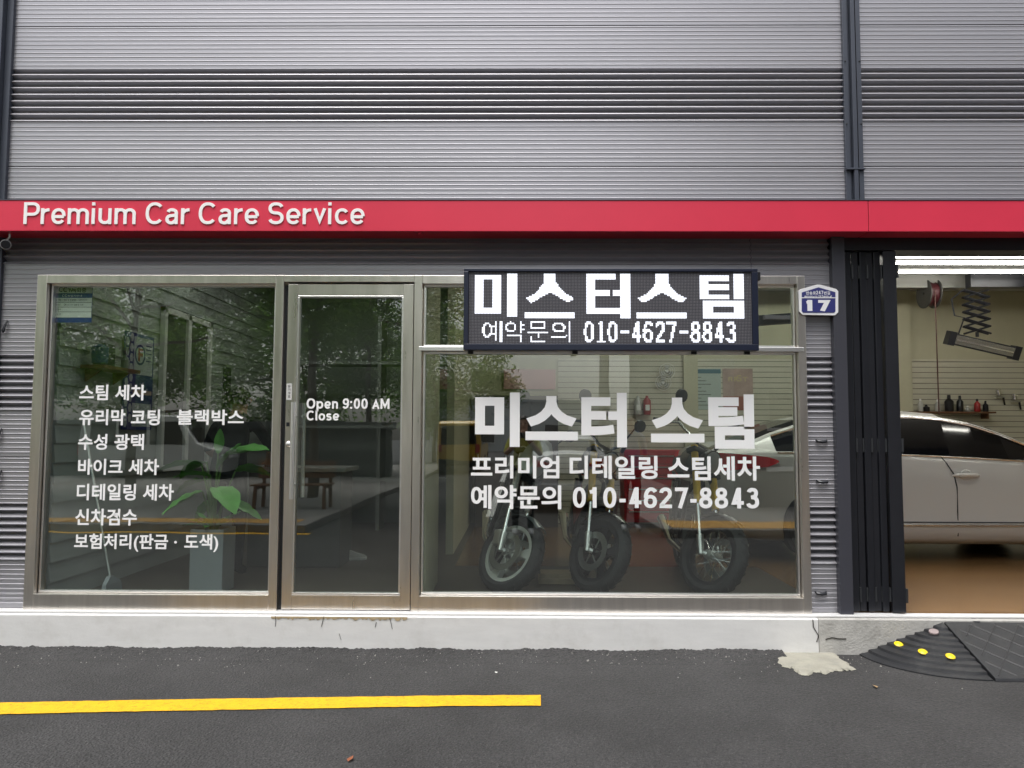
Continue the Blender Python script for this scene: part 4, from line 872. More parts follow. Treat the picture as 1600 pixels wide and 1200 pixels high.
for i, (px, py) in enumerate(((1042, 580), (1036, 598))):
    p = P(px, py, YB - .12); t_ = thing('wall_fan', 'round wire-guarded fan on the slat board, ' + ('upper' if i == 0 else 'lower') + ' of two', 'fan', loc=p)
    for r_ in (.11, .08, .05): MB().ring((0, -.02, 0), (0, 1, 0), 1, [(r_ - .003, 0), (r_, -.003), (r_ + .003, 0), (r_, .003)], 24).build('guard_ring', WHITE, t_)
    for k in range(3): mb = MB(); mb.M = Matrix.Rotation(k * 2.094, 4, 'Y'); mb.add([(-.02, 0, .02), (.02, .012, .02), (.045, .015, .09), (-.03, -.006, .095)], [(0, 1, 2, 3)]); mb.build('blade', PLC, t_)
    MB().ring((0, -.025, 0), (0, 1, 0), 1, [(.0001, 0), (.02, 0), (.025, .06), (.0001, .06)], 12).build('hub', WHITE, t_); MB().tube([(0, .03, 0), (0, .1, 0)], .012, 6).build('arm', WHITE, t_)

# ================================================================== SILVER CAR
def make_car(label):
    C = thing('parked_car', label, 'car')
    S = [0.0, .06, .25, .6, 1.0, 1.6, 2.4, 3.2, 3.7, 4.1, 4.5, 4.68, 4.75]
    W = [.62, .78, .86, .89, .905, .91, .91, .91, .90, .88, .80, .68, .55]
    ZL = [.45, .30, .24, .20, .18, .17, .17, .17, .18, .2, .22, .28, .4]
    BE = [.86, 1.0, 1.05, 1.08, 1.085, 1.08, 1.05, 1.01, .97, .92, .82, .7, .6]
    DK = [.95, 1.13, 1.19, 1.21, 1.2, 1.16, 1.13, 1.1, 1.06, .99, .88, .74, .62]
    def it(T, s):
        for i in range(len(S) - 1):
            if S[i] <= s <= S[i + 1]: return T[i] + (T[i + 1] - T[i]) * (s - S[i]) / (S[i + 1] - S[i])
        return T[-1]
    fine = sorted(set(S + [.03, .14, .42, .8, 1.3, 2.0, 2.8, 3.45, 3.9, 4.3, 4.6, 4.72])); rings = []
    for s in fine:
        w_, zl, be, dk = it(W, s), it(ZL, s), it(BE, s), it(DK, s); mid = (zl + be) / 2
        half = [(w_ * .86, zl), (w_ * .955, zl + .06), (w_ * .985, zl + .14), (w_ * 1.0, zl + .20), (w_ * .992, zl + .26), (w_ * 1.005, mid + .06), (w_ * .998, mid + .16), (w_ * .975, be - .05), (w_ * .945, be), (w_ * .82, be + .55 * (dk - be)), (w_ * .45, dk - .012), (0, dk)]
        rings.append([(s, -y, z) for y, z in half] + [(s, y, z) for y, z in reversed(half[:-1])])
    MB().loft(rings).build('body', SILVER, C, True)
    GS = [.42, .75, 1.05, 1.4, 1.8, 2.2, 2.5, 2.8, 3.1, 3.4, 3.78]; RZ = [1.2, 1.34, 1.44, 1.505, 1.535, 1.535, 1.51, 1.455, 1.36, 1.24, 1.055]; RW = [.60, .60, .61, .63, .64, .645, .645, .64, .635, .63, .64]
    prof = []
    for s, rz, rw in zip(GS, RZ, RW):
        be, w_ = it(BE, s), it(W, s); bw = w_ * .93; lo = min(be - .02, rz - .06)
        prof.append([(s, -bw, lo), (s, -(bw * .96 + rw * .04) , lo + .03), (s, -(rw + .035), max(rz - .085, lo + .035)), (s, -rw, max(rz - .05, lo + .04)), (s, -rw * .8, rz - .012), (s, 0, rz), (s, rw * .8, rz - .012), (s, rw, max(rz - .05, lo + .04)), (s, rw + .035, max(rz - .085, lo + .035)), (s, bw * .96 + rw * .04, lo + .03), (s, bw, lo)])
    def strip(cols, rng, name, m):
        mb = MB()
        for i in rng:
            for j in cols:
                mb.add([prof[i][j], prof[i][j + 1], prof[i + 1][j + 1], prof[i + 1][j]], [(0, 3, 2, 1)])
        return mb.build(name, m, C, True)
    n = len(prof)
    strip((1,), range(1, n - 2), 'side_window', CARGL); strip((8,), range(1, n - 2), 'side_window', CARGL)
    strip((0,), range(n - 1), 'window_ledge', SILVER); strip((9,), range(n - 1), 'window_ledge', SILVER); strip((2,), range(n - 1), 'roof_rail', SILVER); strip((7,), range(n - 1), 'roof_rail', SILVER); strip((3, 4, 5, 6), range(2, 6), 'roof', SILVER)
    strip((3, 4, 5, 6), range(0, 2), 'rear_window', CARGL); strip((3, 4, 5, 6), range(6, n - 1), 'windscreen', CARGL); strip((1, 8), (0, n - 2), 'pillar', SILVER)
    for sg in (-1, 1):
        jx = 8 if sg > 0 else 2
        mb = MB(); mb.tube([Vector(prof[i][jx]) + Vector((0, sg * .006, .004)) for i in range(1, n - 1)], .012, 6); mb.build('window_trim', CHROME, C, True)
        mb = MB(); mb.tube([(s, sg * (it(W, s) * .945 + .004), it(BE, s) + .004) for s in (.75, 1.05, 1.4, 1.8, 2.2, 2.5, 2.8, 3.1, 3.4)], .008, 6); mb.build('window_trim', CHROME, C, True)
        def side(s, z, o=.0):
            w_, zl, be = it(W, s), it(ZL, s), it(BE, s); mid = (zl + be) / 2
            tb = [(zl, .86), (zl + .06, .955), (zl + .14, .985), (zl + .20, 1.0), (zl + .26, .992), (mid + .06, 1.005), (mid + .16, .998), (be - .05, .975), (be, .945)]
            for a, b in zip(tb, tb[1:]):
                if a[0] <= z <= b[0]: k = a[1] + (b[1] - a[1]) * (z - a[0]) / (b[0] - a[0]); break
            else: k = .945
            return Vector((s, sg * (w_ * k + o), z))
        for gap in ([(2.40, 1.045), (2.44, .98), (2.50, .88), (2.52, .75), (2.52, .5), (2.53, .26)], [(3.50, .99), (3.56, .85), (3.57, .6), (3.5, .26)], [(1.02, 1.06), (1.08, .9), (1.2, .75), (1.42, .55), (1.5, .27)]):
            MB().tube([side(*g, o=.002) for g in gap], .0065, 5).build('door_gap', DARK, C)
        MB().tube([side(s, .40, .004) for s in (1.5, 1.9, 2.3, 2.7, 3.1, 3.5)], .006, 5).build('sill_line', DARK, C)
        MB().tube([side(s, .37, .006) for s in (1.5, 1.9, 2.3, 2.7, 3.1, 3.5)], .012, 6).build('sill_moulding', CHROME, C, True)
        for s0 in (2.62, 1.62):
            p_ = side(s0, .87); mb = MB(); mb.tube([p_ + Vector((-.13, -sg * .004, -.004)), p_ + Vector((-.09, sg * .035, 0)), p_ + Vector((0, sg * .042, .002)), p_ + Vector((.09, sg * .035, 0)), p_ + Vector((.13, -sg * .004, -.004))], [.012, .02, .022, .02, .012], 8); mb.build('door_handle', SILVER, C, True)
            mb = MB(); mb.ring(p_ + Vector((0, sg * .0, 0)), (0, sg, 0), 1, [(.0001, .012), (.05, .010), (.06, 0), (.0001, 0)], 16); mb.build('handle_recess', SILVER, C, True)
        for s0 in (1.14, 3.78):
            w_ = it(W, s0); cw = Vector((s0, sg * (w_ - .10), .33))
            MB().ring(cw + Vector((0, sg * .02, .03)), (0, sg, 0), 1, [(.0001, .085), (.36, .085), (.36, -.1), (.0001, -.1)], 30).build('wheel_arch', BLACK, C)
            wh = bpy.data.objects.new('wheel', None); COL.objects.link(wh); wh.parent = C
            MB().ring(cw, (0, sg, 0), 1, [(.22, .10), (.30, .112), (.325, .095), (.33, .03), (.33, -.06), (.31, -.09), (.22, -.08)], 32).build('tyre', TYRE, wh, True)
            mb = MB(); mb.ring(cw, (0, sg, 0), 1, [(.205, .10), (.222, .104), (.222, .06), (.19, .05)], 32)
            for k in range(5):
                a = k * 2 * math.pi / 5; d_ = Vector((math.cos(a), 0, math.sin(a))); mb.tube([cw + Vector((0, sg * .10, 0)), cw + d_ * .21 + Vector((0, sg * .095, 0))], [.045, .025], 6)
            mb.build('rim', ALU, wh, True)
        tl = MB(); rows = []
        for s, zlo, zhi in ((.0, .86, 1.0), (.035, .87, 1.05), (.12, .89, 1.085), (.25, .905, 1.08), (.45, .925, 1.065), (.64, .945, 1.045), (.72, .975, 1.025), (.75, .995, 1.01)):
            s2 = max(s, .004); w_ = it(W, s2) + .022; rows.append([(s - .012 if s < .05 else s, sg * w_ * .985, zlo), (s - .012 if s < .05 else s, sg * (w_ * .955), zhi)])
        rows.insert(0, [(-.02, sg * .40, .90), (-.02, sg * .40, .95)])
        tl.loft(rows, False, False); tl.add([p for r_ in rows for p in r_], []); tl.build('tail_light', TAIL, C, True)
        hl = MB(); hl.loft([[(s, sg * (it(W, s) + .006) * .97, z0), (s, sg * (it(W, s) + .004) * .93, z1)] for s, z0, z1 in ((4.2, .74, .80), (4.4, .66, .80), (4.6, .60, .72), (4.7, .56, .64))], False, False); hl.build('headlight', PLC, C, True)
        mr_ = MB(); mr_.tube([(3.28, sg * .90, 1.06), (3.30, sg * 1.0, 1.10), (3.27, sg * 1.06, 1.11)], [.05, .075, .05], 10); mr_.build('mirror', SILVER, C, True)
    box('rear_plate_recess', -.025, -.004, -.26, .26, .62, .76, DARK, C, .004); box('rear_bumper', -.05, .05, -.66, .66, .42, .56, SILVER, C, .02)
    box('underbody', .3, 4.4, -.72, .72, .16, .3, BLACK, C)
    return C
car = make_car('silver sedan parked inside the garage, side on behind the folded black door')
CARY = 2.22 + .91; car.location = (PX(1485, 2.22) - 2.47, CARY, FZ)

# ================================================================== MOTORCYCLES behind the big pane
def make_bike(label, style, lean, steer, loc, heading=0.0):
    Bk = thing('motorcycle', label, 'motorcycle', None, loc, (-rad(lean), 0, rad(-90) + heading)); Bk.scale = (1.06, 1.06, 1.06)
    RK = rad(26); A0 = Vector((0, 0, .30)); adir = Vector((-math.sin(RK), 0, math.cos(RK))); pv = A0 + Vector((-.04, 0, 0))
    RS = Matrix.Translation(pv) @ Matrix.Rotation(rad(steer), 4, adir) @ Matrix.Translation(-pv)
    cast = style != 'spoke'; up_m = {'cast': ALU, 'black': GOLD, 'spoke': GOLD}[style]
    bodym = {'cast': mat('bike_grey', (.12, .14, .15), .3, coat=.5), 'black': mat('bike_black', (.01, .01, .012), .25, coat=.5), 'spoke': mat('bike_tank', (.04, .04, .045), .3, coat=.5)}[style]
    rimm = {'cast': mat('rim_silver', (.72, .74, .72), .35, .5), 'black': BLACK, 'spoke': BLACK}[style]
    def wheel(name, c, M_, tw):
        wh = bpy.data.objects.new(name, None); COL.objects.link(wh); wh.parent = Bk
        def nb_(): m_ = MB(); m_.M = M_; return m_
        m_ = nb_(); m_.ring(c, (0, 1, 0), 1, [(.215, -tw * .6), (.25, -tw * .95), (.28, -tw * .8), (.298, -tw * .4), (.302, 0), (.298, tw * .4), (.28, tw * .8), (.25, tw * .95), (.215, tw * .6)], 40); m_.build('tyre', TYRE, wh, True)
        m_ = nb_()
        for k in range(26):
            a = k * 2 * math.pi / 26
            for sg in (-1, 1):
                q = [c + Vector((math.cos(a + o_) * r_, sg * y_, math.sin(a + o_) * r_)) for o_, r_, y_ in ((0, .3035, tw * .1), (.06, .300, tw * .45), (.10, .286, tw * .8))]; m_.tube(q, .004, 4)
        m_.build('tread', BLACK, wh)
        m_ = nb_(); m_.ring(c, (0, 1, 0), 1, [(.195, -tw * .62), (.222, -tw * .68), (.222, -tw * .55), (.205, 0), (.222, tw * .55), (.222, tw * .68), (.195, tw * .62), (.19, 0)], 40); m_.build('rim', rimm, wh, True)
        m_ = nb_(); m_.tube([c + Vector((0, -.07, 0)), c + Vector((0, .07, 0))], .035, 14); m_.build('hub', ALU if style != 'black' else BLACK, wh, True)
        if cast:
            for k in range(3 if style == 'cast' else 5):
                m_ = nb_(); a = k * 2 * math.pi / (3 if style == 'cast' else 5) + .4; d_ = Vector((math.cos(a), 0, math.sin(a))); t_ = Vector((-math.sin(a), 0, math.cos(a)))
                m_.loft([[c + d_ * r_ + t_ * w_ + Vector((0, y_, 0)), c + d_ * r_ - t_ * w_ + Vector((0, y_, 0)), c + d_ * r_ - t_ * w_ - Vector((0, y_, 0)), c + d_ * r_ + t_ * w_ - Vector((0, y_, 0))] for r_, w_, y_ in ((.03, .03, .03), (.11, .026, .022), (.2, .045, .03))]); m_.build('spoke', rimm, wh, bevel=.004)
        else:
            for k in range(32):
                m_ = nb_(); a = k * 2 * math.pi / 32; sg = 1 if k % 2 else -1; o_ = .55 if (k // 2) % 2 else -.55
                m_.tube([c + Vector((math.cos(a + o_) * .035, sg * .045, math.sin(a + o_) * .035)), c + Vector((math.cos(a) * .20, sg * .008, math.sin(a) * .20))], .0022, 4); m_.build('wire_spoke', CHROME, wh)
        for sg in ((-1, 1) if cast else (1,)):
            m_ = nb_(); cc = c + Vector((0, sg * .075, 0)); m_.ring(cc, (0, sg, 0), 1, [(.10, 0), (.15, 0), (.15, .005), (.10, .005)], 32)
            for k in range(6): a = k * math.pi / 3; m_.tube([cc + Vector((math.cos(a) * .03, 0, math.sin(a) * .03)), cc + Vector((math.cos(a + .3) * .11, 0, math.sin(a + .3) * .11))], .006, 5)
            m_.build('brake_disc', mat('disc_steel', (.33, .34, .33), .35, .9), wh)
        return wh
    wheel('front_wheel', A0, RS, .058); wheel('rear_wheel', Vector((-1.38, 0, .30)), None, .075)
    def sm(): m_ = MB(); m_.M = RS; return m_
    for sg in (-1, 1):
        o_ = Vector((.0, sg * .105, 0)); a = A0 + o_ + Vector((-.03, 0, 0))
        m_ = sm(); m_.tube([a - adir * .02, a + adir * .05, a + adir * .13], [.024, .026, .028], 10); m_.tube([a, A0 + o_ * .7], .02, 8); m_.build('fork_foot', ALU, Bk, True)
        m_ = sm(); m_.tube([a + adir * .12, a + adir * .40], .0175, 10); m_.build('fork_tube', CHROME, Bk, True)
        m_ = sm(); m_.tube([a + adir * .38, a + adir * .395, a + adir * .86], [.032, .029, .029], 12); m_.build('fork_leg', up_m, Bk, True)
        if cast or sg == 1:
            m_ = sm(); m_.M = RS @ Matrix.Translation(A0 + Vector((-.125, sg * .085, .06))) @ Matrix.Rotation(-.5, 4, 'Y'); m_.box(-.035, .035, -.03, .03, -.06, .06); m_.build('brake_caliper', ALU if style == 'cast' else DARK, Bk, bevel=.008)
    m_ = sm()                                                                # front mudguard
    rg = []
    for i in range(7):
        a = rad(62 + (15 if cast else 11) * i); rg.append([A0 + Vector((math.cos(a) * .318, y_, math.sin(a) * .318 + dz)) for y_, dz in ((-.062, -.02), (-.045, 0), (0, .008), (.045, 0), (.062, -.02))])
    m_.loft(rg, False, False); m_.build('mudguard', bodym, Bk, True)
    hd = A0 + adir * .82 + Vector((-.03, 0, 0))
    m_ = sm(); m_.M = RS @ Matrix.Translation(hd) @ Matrix.Rotation(-RK, 4, 'Y'); m_.box(-.05, .04, -.15, .15, -.02, .02); m_.box(-.05, .04, -.15, .15, -.18, -.14); m_.build('triple_clamp', DARK, Bk, bevel=.008)
    m_ = sm(); m_.tube([hd + Vector((-.22, -.36, .14)), hd + Vector((-.10, -.26, .17)), hd + Vector((-.02, -.06, .06)), hd + Vector((-.02, .06, .06)), hd + Vector((-.10, .26, .17)), hd + Vector((-.22, .36, .14))], .012, 8); m_.build('handlebar', DARK if style != 'spoke' else CHROME, Bk, True)
    for sg in (-1, 1): m_ = sm(); m_.tube([hd + Vector((-.14, sg * .30, .16)), hd + Vector((-.25, sg * .39, .135))], .018, 8); m_.build('grip', BLACK, Bk, True)
    for sg in (-1, 1): m_ = sm(); m_.tube([hd + Vector((-.12, sg * .25, .17)), hd + Vector((-.10, sg * .30, .34))], .006, 6); m_.ring(hd + Vector((-.10, sg * .33, .37)), (1, 0, 0), 1, [(.0001, 0), (.055, 0), (.05, .03), (.0001, .035)], 14); m_.build('mirror', DARK, Bk, True)
    m_ = sm(); q = hd + Vector((.10, 0, -.05)); m_.ring(q, (1, 0, 0), 1, [(.0001, -.09), (.06, -.08), (.09, -.02), (.095, .02), (.0001, .02)], 20); m_.build('headlight_shell', bodym, Bk, True); m_ = sm(); m_.ring(q + Vector((.021, 0, 0)), (1, 0, 0), 1, [(.0001, .012), (.05, .009), (.085, 0), (.0001, 0)], 20); m_.build('headlight_lens', mat('lens', (.55, .56, .55), .08), Bk, True)
    tk = MB(); tk.M = Matrix.Translation((-.04, 0, .10)); tk.loft([[(x, w_ * math.cos(a), zc + h_ * math.sin(a)) for a in [i * math.pi / 6 for i in range(12)]] for x, w_, zc, h_ in ((-.28, .05, .86, .06), (-.33, .13, .86, .12), (-.52, .16, .87, .14), (-.72, .12, .83, .11), (-.82, .06, .80, .05))]); tk.build('fuel_tank', bodym, Bk, True)
    st_ = MB(); st_.M = Matrix.Translation((-.03, 0, .07)); st_.loft([[(x, w_ * math.cos(a), zc + h_ * math.sin(a)) for a in [i * math.pi / 5 for i in range(10)]] for x, w_, zc, h_ in ((-.74, .08, .80, .05), (-.95, .13, .80, .05), (-1.2, .13, .83, .05), (-1.5, .09, .88, .05), (-1.6, .03, .89, .03))]); st_.build('seat', TYRE, Bk, True)
    for sg in (-1, 1): MB().tube([(-.33, sg * .03, .88), (-.40, sg * .12, .70), (-.55, sg * .15, .36), (-.85, sg * .14, .33), (-1.0, sg * .13, .5), (-.95, sg * .10, .78), (-1.55, sg * .08, .84)], .016, 8).build('frame_tube', DARK, Bk, True); MB().tube([(-.98, sg * .11, .42), (-1.38, sg * .11, .30)], .024, 8).build('swingarm', ALU if style == 'cast' else DARK, Bk, True); MB().tube([(-1.30, sg * .13, .36), (-1.12, sg * .12, .78)], [.022, .026], 8).build('shock', CHROME, Bk, True)
    en = MB(); en.box(-.86, -.50, -.13, .13, .30, .48); en.M = Matrix.Translation((-.56, 0, .56)) @ Matrix.Rotation(.35, 4, 'Y')
    for k in range(6): en.box(-.085, .085, -.11, .11, -.1 + k * .036, -.1 + k * .036 + .022)
    en.box(-.06, .06, -.08, .08, -.1, .1); en.build('engine', mat('engine_alu', (.22, .22, .22), .45, .7), Bk, bevel=.006)
    MB().tube([(-.46, -.05, .55), (-.36, -.07, .48), (-.38, -.09, .30), (-.6, -.12, .24), (-1.0, -.16, .26), (-1.55, -.18, .40)], [.02, .02, .02, .022, .03, .045], 10).build('exhaust', CHROME, Bk, True)
    rg = []; m_ = MB()
    for i in range(7): a = rad(60 + 17 * i); rg.append([Vector((-1.38, 0, .3)) + Vector((math.cos(a) * .34, y_, math.sin(a) * .34)) for y_ in (-.07, 0, .07)])
    m_.loft(rg, False, False); m_.build('rear_mudguard', bodym, Bk, True); m_ = MB(); m_.box(-1.66, -1.60, -.06, .06, .80, .86); m_.build('tail_light', TAIL, Bk, bevel=.008)
    MB().tube([(-.75, .14, .30), (-.80, .30, .04 if lean > 3 else .1)], .010, 6).build('side_stand', DARK, Bk)
    if style == 'cast':
        m_ = sm(); q = hd + Vector((.06, 0, .03)); m_.loft([[q + Vector((x, y_, z_)) for y_, z_ in ((-w_, -.16), (-w_ * .9, .02), (-w_ * .5, h_), (w_ * .5, h_), (w_ * .9, .02), (w_, -.16))] for x, w_, h_ in ((-.02, .15, .16), (.06, .12, .10), (.12, .07, .02))], False, False); m_.build('fairing', mat('fairing_silver', (.40, .42, .43), .3, .4), Bk, True)
    if style == 'black':
        for sg in (-1, 1): m_ = MB(); m_.add([(-.30, sg * .15, .80), (-.12, sg * .13, .62), (-.35, sg * .17, .45), (-.62, sg * .17, .55)], [(0, 1, 2, 3)]); m_.build('side_panel', mat('panel_red', (.35, .02, .03), .3, coat=.4), Bk)
    return Bk
def at_px(px, Y): return (PX(px, Y, 900), Y, FZ + .002)
make_bike('motorcycle with silver three-spoke wheel and silver fork, left of the three behind the big pane', 'cast', 15, 42, at_px(778, .62), rad(3))
make_bike('black motorcycle with gold front fork, middle of the three behind the big pane', 'black', 7, 38, at_px(925, .62))
make_bike('motorcycle with wire-spoked black wheel and gold fork, right of the three behind the big pane', 'spoke', 1.5, 42, at_px(1108, .52), rad(-4))
for px, y, lb in ((870, 1.1, 'beige wooden stand block between the left and middle motorcycles'),):
    o = MB(); x = PX(px, y, 900); o.box(x - .16, x + .16, y - .12, y + .12, FZ + .002, FZ + .05); o.box(x - .14, x + .14, y - .1, y + .1, FZ + .0505, FZ + .09); tag(o.build('wood_block', mat('block_wood', (.42, .33, .22), .7, 0, .2, 9, (1, 9, 1)), bevel=.004), lb, 'block')

# ================================================================== FOLDING GARAGE DOOR
DF = part('garage_door_frame'); xf0, xf1 = PX(1302), PX(1322); zh = PZ(392)
box('door_jamb', xf0, xf1, -.06, .2, ZK + .0125, zh + .2, mat('jamb_grey', (.055, .056, .07), .4, .2), DF, .004); box('door_header', xf0, XRW, -.03, .18, zh, 3.0, BLACK, DF, .004)
FD = thing('folding_door', 'black glazed folding door stacked open beside the garage entrance', 'door')
FGL = glass_mat('leaf_glass', (.85, .88, .87), .05)
def leaf(x, y0, wd, ang, near):
    lf = bpy.data.objects.new('door_leaf', None); COL.objects.link(lf); lf.parent = FD; lf.location = (x, y0, 0); lf.rotation_euler = (0, 0, ang)
    z0, z1, th = ZK + .02, zh - .004, (.046 if near else .024)
    box('stile', -th, th, 0, .07, z0, z1, BLACK, lf, .004); box('stile', -th, th, wd - .07, wd, z0, z1, BLACK, lf, .004)
    box('rail', -th + .003, th - .003, .0705, wd - .0705, z0, z0 + .12, BLACK, lf, .003); box('rail', -th + .003, th - .003, .0705, wd - .0705, z1 - .07, z1, BLACK, lf, .003); box('rail', -th + .003, th - .003, .0705, wd - .0705, 1.15, 1.21, BLACK, lf, .003)
    MB().add([(0, .07, z0 + .1), (0, wd - .07, z0 + .1), (0, wd - .07, z1 - .06), (0, .07, z1 - .06)], [(0, 1, 2, 3)]) if False else None
    m_ = MB(); m_.box(-.004, .004, .07, wd - .07, z0 + .12, z1 - .07); m_.build('pane', FGL, lf)
    for zz in (z0 + .12, 1.45, z1 - .15): MB().tube([(th + .006, .0, zz - .05), (th + .006, .0, zz + .05)], .009, 8).build('hinge', DARK, lf)
xs_ = [PX(1332), PX(1344), PX(1356), PX(1367), PX(1378)]
for i, x in enumerate(xs_): leaf(x, .0 + (.015 if i % 2 else 0), .55, rad(-3 if i % 2 else 3), False)
leaf(PX(1397, -.02), -.03, .55, rad(-6), True)
# rubber kerb ramp
RP = thing('kerb_ramp', 'black rubber kerb ramp with a rounded end and yellow studs', 'ramp'); ac = P(1470, 967, -.1); AX, RR, RH = ac.x, .60, ZK - .03
def cone_z(r): return max(.006, RH * (1 - (r / RR)) ** .92 + .008)
mb = MB(); rg = []; nr = 9
for i in range(25):
    a = rad(180 + 90 * i / 24.0); row = []
    for j in range(nr + 1):
        r0 = RR * j / nr; zt = cone_z(r0); row.append((AX + math.cos(a) * r0 * .97, -.124 + math.sin(a) * r0 * .93, zt))
        if 0 < j < nr: row.append((AX + math.cos(a) * (r0 + .006) * .97, -.124 + math.sin(a) * (r0 + .006) * .93, cone_z(r0) - .016))
    row.append((AX + math.cos(a) * RR * .97, -.124 + math.sin(a) * RR * .93, 0.0)); rg.append(row)
mb.loft(rg, False, False); mb.build('corner_piece', RUB, RP)
SX0 = AX + .008
def slope_z(y): return max(.010, RH * (1 - (-.124 - y) / .60) + .012)
mb = MB(); mb.loft([[(SX0, -.124, 0), (SX0, -.124, slope_z(-.124)), (SX0, -.69, .022), (SX0, -.70, 0)], [(5.2, -.124, 0), (5.2, -.124, slope_z(-.124)), (5.2, -.69, .022), (5.2, -.70, 0)]]); mb.build('straight_piece', RUB, RP, bevel=.004)
for k in range(-6, 17):
    for sg in (-1, 1):
        x0 = SX0 + .16 * k; pts_ = []
        for i in range(9):
            y = -.15 - .52 * i / 8; x = x0 + sg * (.52 * i / 8) * .9 + (0 if sg > 0 else .5)
            if SX0 + .015 < x < 5.1: pts_.append((x, y, .022 + (slope_z(-.124) - .022) * (y + .69) / .566 - .0025))
        if len(pts_) > 1: MB().tube(pts_, .007, 6).build('tread_rib', mat('rib_dusty', (.022, .022, .024), .6, 0, .3, 20), RP)
p = G(1525, 996, .12); MB().ring((p.x, p.y, slope_z(p.y) + .002), (0, -.35, 1), 1, [(.0001, .002), (.028, .002), (.03, 0), (.0001, 0)], 14).build('bolt_hole', BLACK, RP)
for px, py in ((1404, 1006), (1442, 1018), (1485, 1025)):
    for it_ in range(12):
        z_ = .05; p = G(px, py, z_)
        for _ in range(20): r_ = math.hypot((p.x - AX) / .97, (p.y + .124) / .93); z_ = .5 * z_ + .5 * cone_z(r_); p = G(px, py, z_)
    MB().ring((p.x, p.y, z_ - .003), (0, -.35, 1), 1, [(.0001, .011), (.022, .010), (.03, .003), (.03, 0), (.0001, 0)], 16).build('stud', mat('stud_yellow', (.85, .62, .01), .35), RP, True)
z_ = .12
for _ in range(30): p = G(1459, 988, z_); z_ = .5 * z_ + .5 * cone_z(math.hypot((p.x - AX) / .97, (p.y + .124) / .93))
p = G(1459, 988, z_); MB().ring((p.x, p.y, cone_z(math.hypot((p.x - AX) / .97, (p.y + .124) / .93)) + .0), (-.15, -.35, 1), 1, [(.0001, .012), (.030, .010), (.032, 0), (.0001, 0)], 16).build('maker_label', mat('label_pinkish', (.26, .21, .21), .6), RP)

# litter
for px, py, m_, lb in ((1368, 1075, (.36, .24, .12), 'small tan leaf lying on the asphalt before the ramp'), (548, 1188, (.22, .07, .03), 'reddish brown leaf lying at the bottom edge of the road'), (775, 1052, (.6, .6, .58), 'tiny white scrap on the asphalt below the window')):
    p = G(px, py); mb = MB(); mb.add([(-.03, 0, .003), (-.01, -.016, .012), (.03, 0, .008), (-.008, .017, .004), (0, 0, .006)], [(0, 1, 4), (1, 2, 4), (2, 3, 4), (3, 0, 4)])
    o = mb.build('fallen_leaf' if 'leaf' in lb else 'paper_scrap', mat('litter%d' % px, m_, .8)); o.location = (p.x, p.y, .004); o.rotation_euler = (0, 0, px); tag(o, lb, 'leaf' if 'leaf' in lb else 'scrap')
    if 'scrap' in lb: o.scale = (.5, .5, .5)

# ================================================================== ACROSS THE STREET (seen mirrored in the glass)
KY = .13
def pave(x0, x1, y0, y1, name):
    mb = MB(); mb.box(x0, x1, y0, y1, -.05, KY); mb.build(name, PAVE, None, bevel=.02, kind='structure')
pave(-40, -3.3, -30, -6.3, 'pavement'); pave(2.1, 40, -24, -6.0, 'pavement')
box('tactile_strip', -40, -3.5, -7.0, -6.45, KY + .0005, KY + .006, TACT, kind='structure'); box('tactile_strip', 2.3, 40, -7.0, -6.1, KY + .0005, KY + .006, TACT, kind='structure')
box('kerb_line', -40, -3.2, -6.28, -6.12, .001, .005, YEL, kind='structure')
for x0, y0, y1 in ((-.65, -16, -9), (-.65, -28, -19), (-.65, -42, -31)): box('road_marking', x0, x0 + .15, y0, y1, .001, .005, ROADW, kind='structure')

def tree(label, x, y, hgt, cr, cz, seed, nleaf=9000):
    rnd = random.Random(seed); T = thing('street_tree', label, 'tree', 'street trees', loc=(x, y, KY))
    tk = MB(); tk.tube([(0, 0, -.1), (.03, 0, 1.2), (-.04, .05, 2.6), (.05, 0, hgt * .7)], [.13, .105, .09, .05], 12)
    cl = []
    for i in range(46):
        while True:
            v = Vector((rnd.uniform(-1, 1), rnd.uniform(-1, 1), rnd.uniform(-1, 1)))
            if .25 < v.length < 1: break
        cl.append((Vector((v.x * cr, v.y * cr, cz + v.z * cr * .72)), rnd.uniform(.55, 1.15)))
    for i, (c_, r_) in enumerate(cl[:9]): z0_ = cz - cr * (.7 - .09 * i); m_ = Vector((c_.x * .45, c_.y * .45, (z0_ + c_.z) / 2 - .15)); tk.tube([(0, 0, z0_), m_, c_], [.045, .028, .008], 6)
    tk.build('trunk', BARK, T, True); lv = MB()
    for i in range(nleaf):
        c_, r_ = cl[i % len(cl)]; d_ = Vector((rnd.gauss(0, 1), rnd.gauss(0, 1), rnd.gauss(0, .8))); d_ = d_.normalized() * r_ * rnd.random() ** .45; p_ = c_ + d_
        a = Vector((rnd.gauss(0, 1), rnd.gauss(0, 1), rnd.gauss(0, .5))).normalized(); b_ = a.orthogonal().normalized(); b_ = Matrix.Rotation(rnd.uniform(0, 6.28), 3, a) @ b_; l_ = rnd.uniform(.05, .105)
        lv.add([p_ - a * l_, p_ + b_ * l_ * .45, p_ + a * l_, p_ - b_ * l_ * .45], [(0, 1, 2, 3)], 0 if rnd.random() < .7 else 1)
    lv.build('crown', [LEAFT, LEAFT2], T)
tree('leafy street tree on the opposite pavement, second from the corner', -9.2, -12.5, 7.5, 3.7, 5.7, 3, 20000); tree('leafy street tree at the opposite pavement corner', -4.6, -11.5, 7.5, 3.4, 5.7, 5, 20000); tree('leafy street tree farther down the side street', -5.2, -21, 9, 3.4, 6.6, 8, 16000); tree('leafy street tree far left on the opposite pavement', -15.5, -12.5, 7.5, 3.6, 5.5, 11, 16000)
src = bpy.data.objects['street_tree.001']
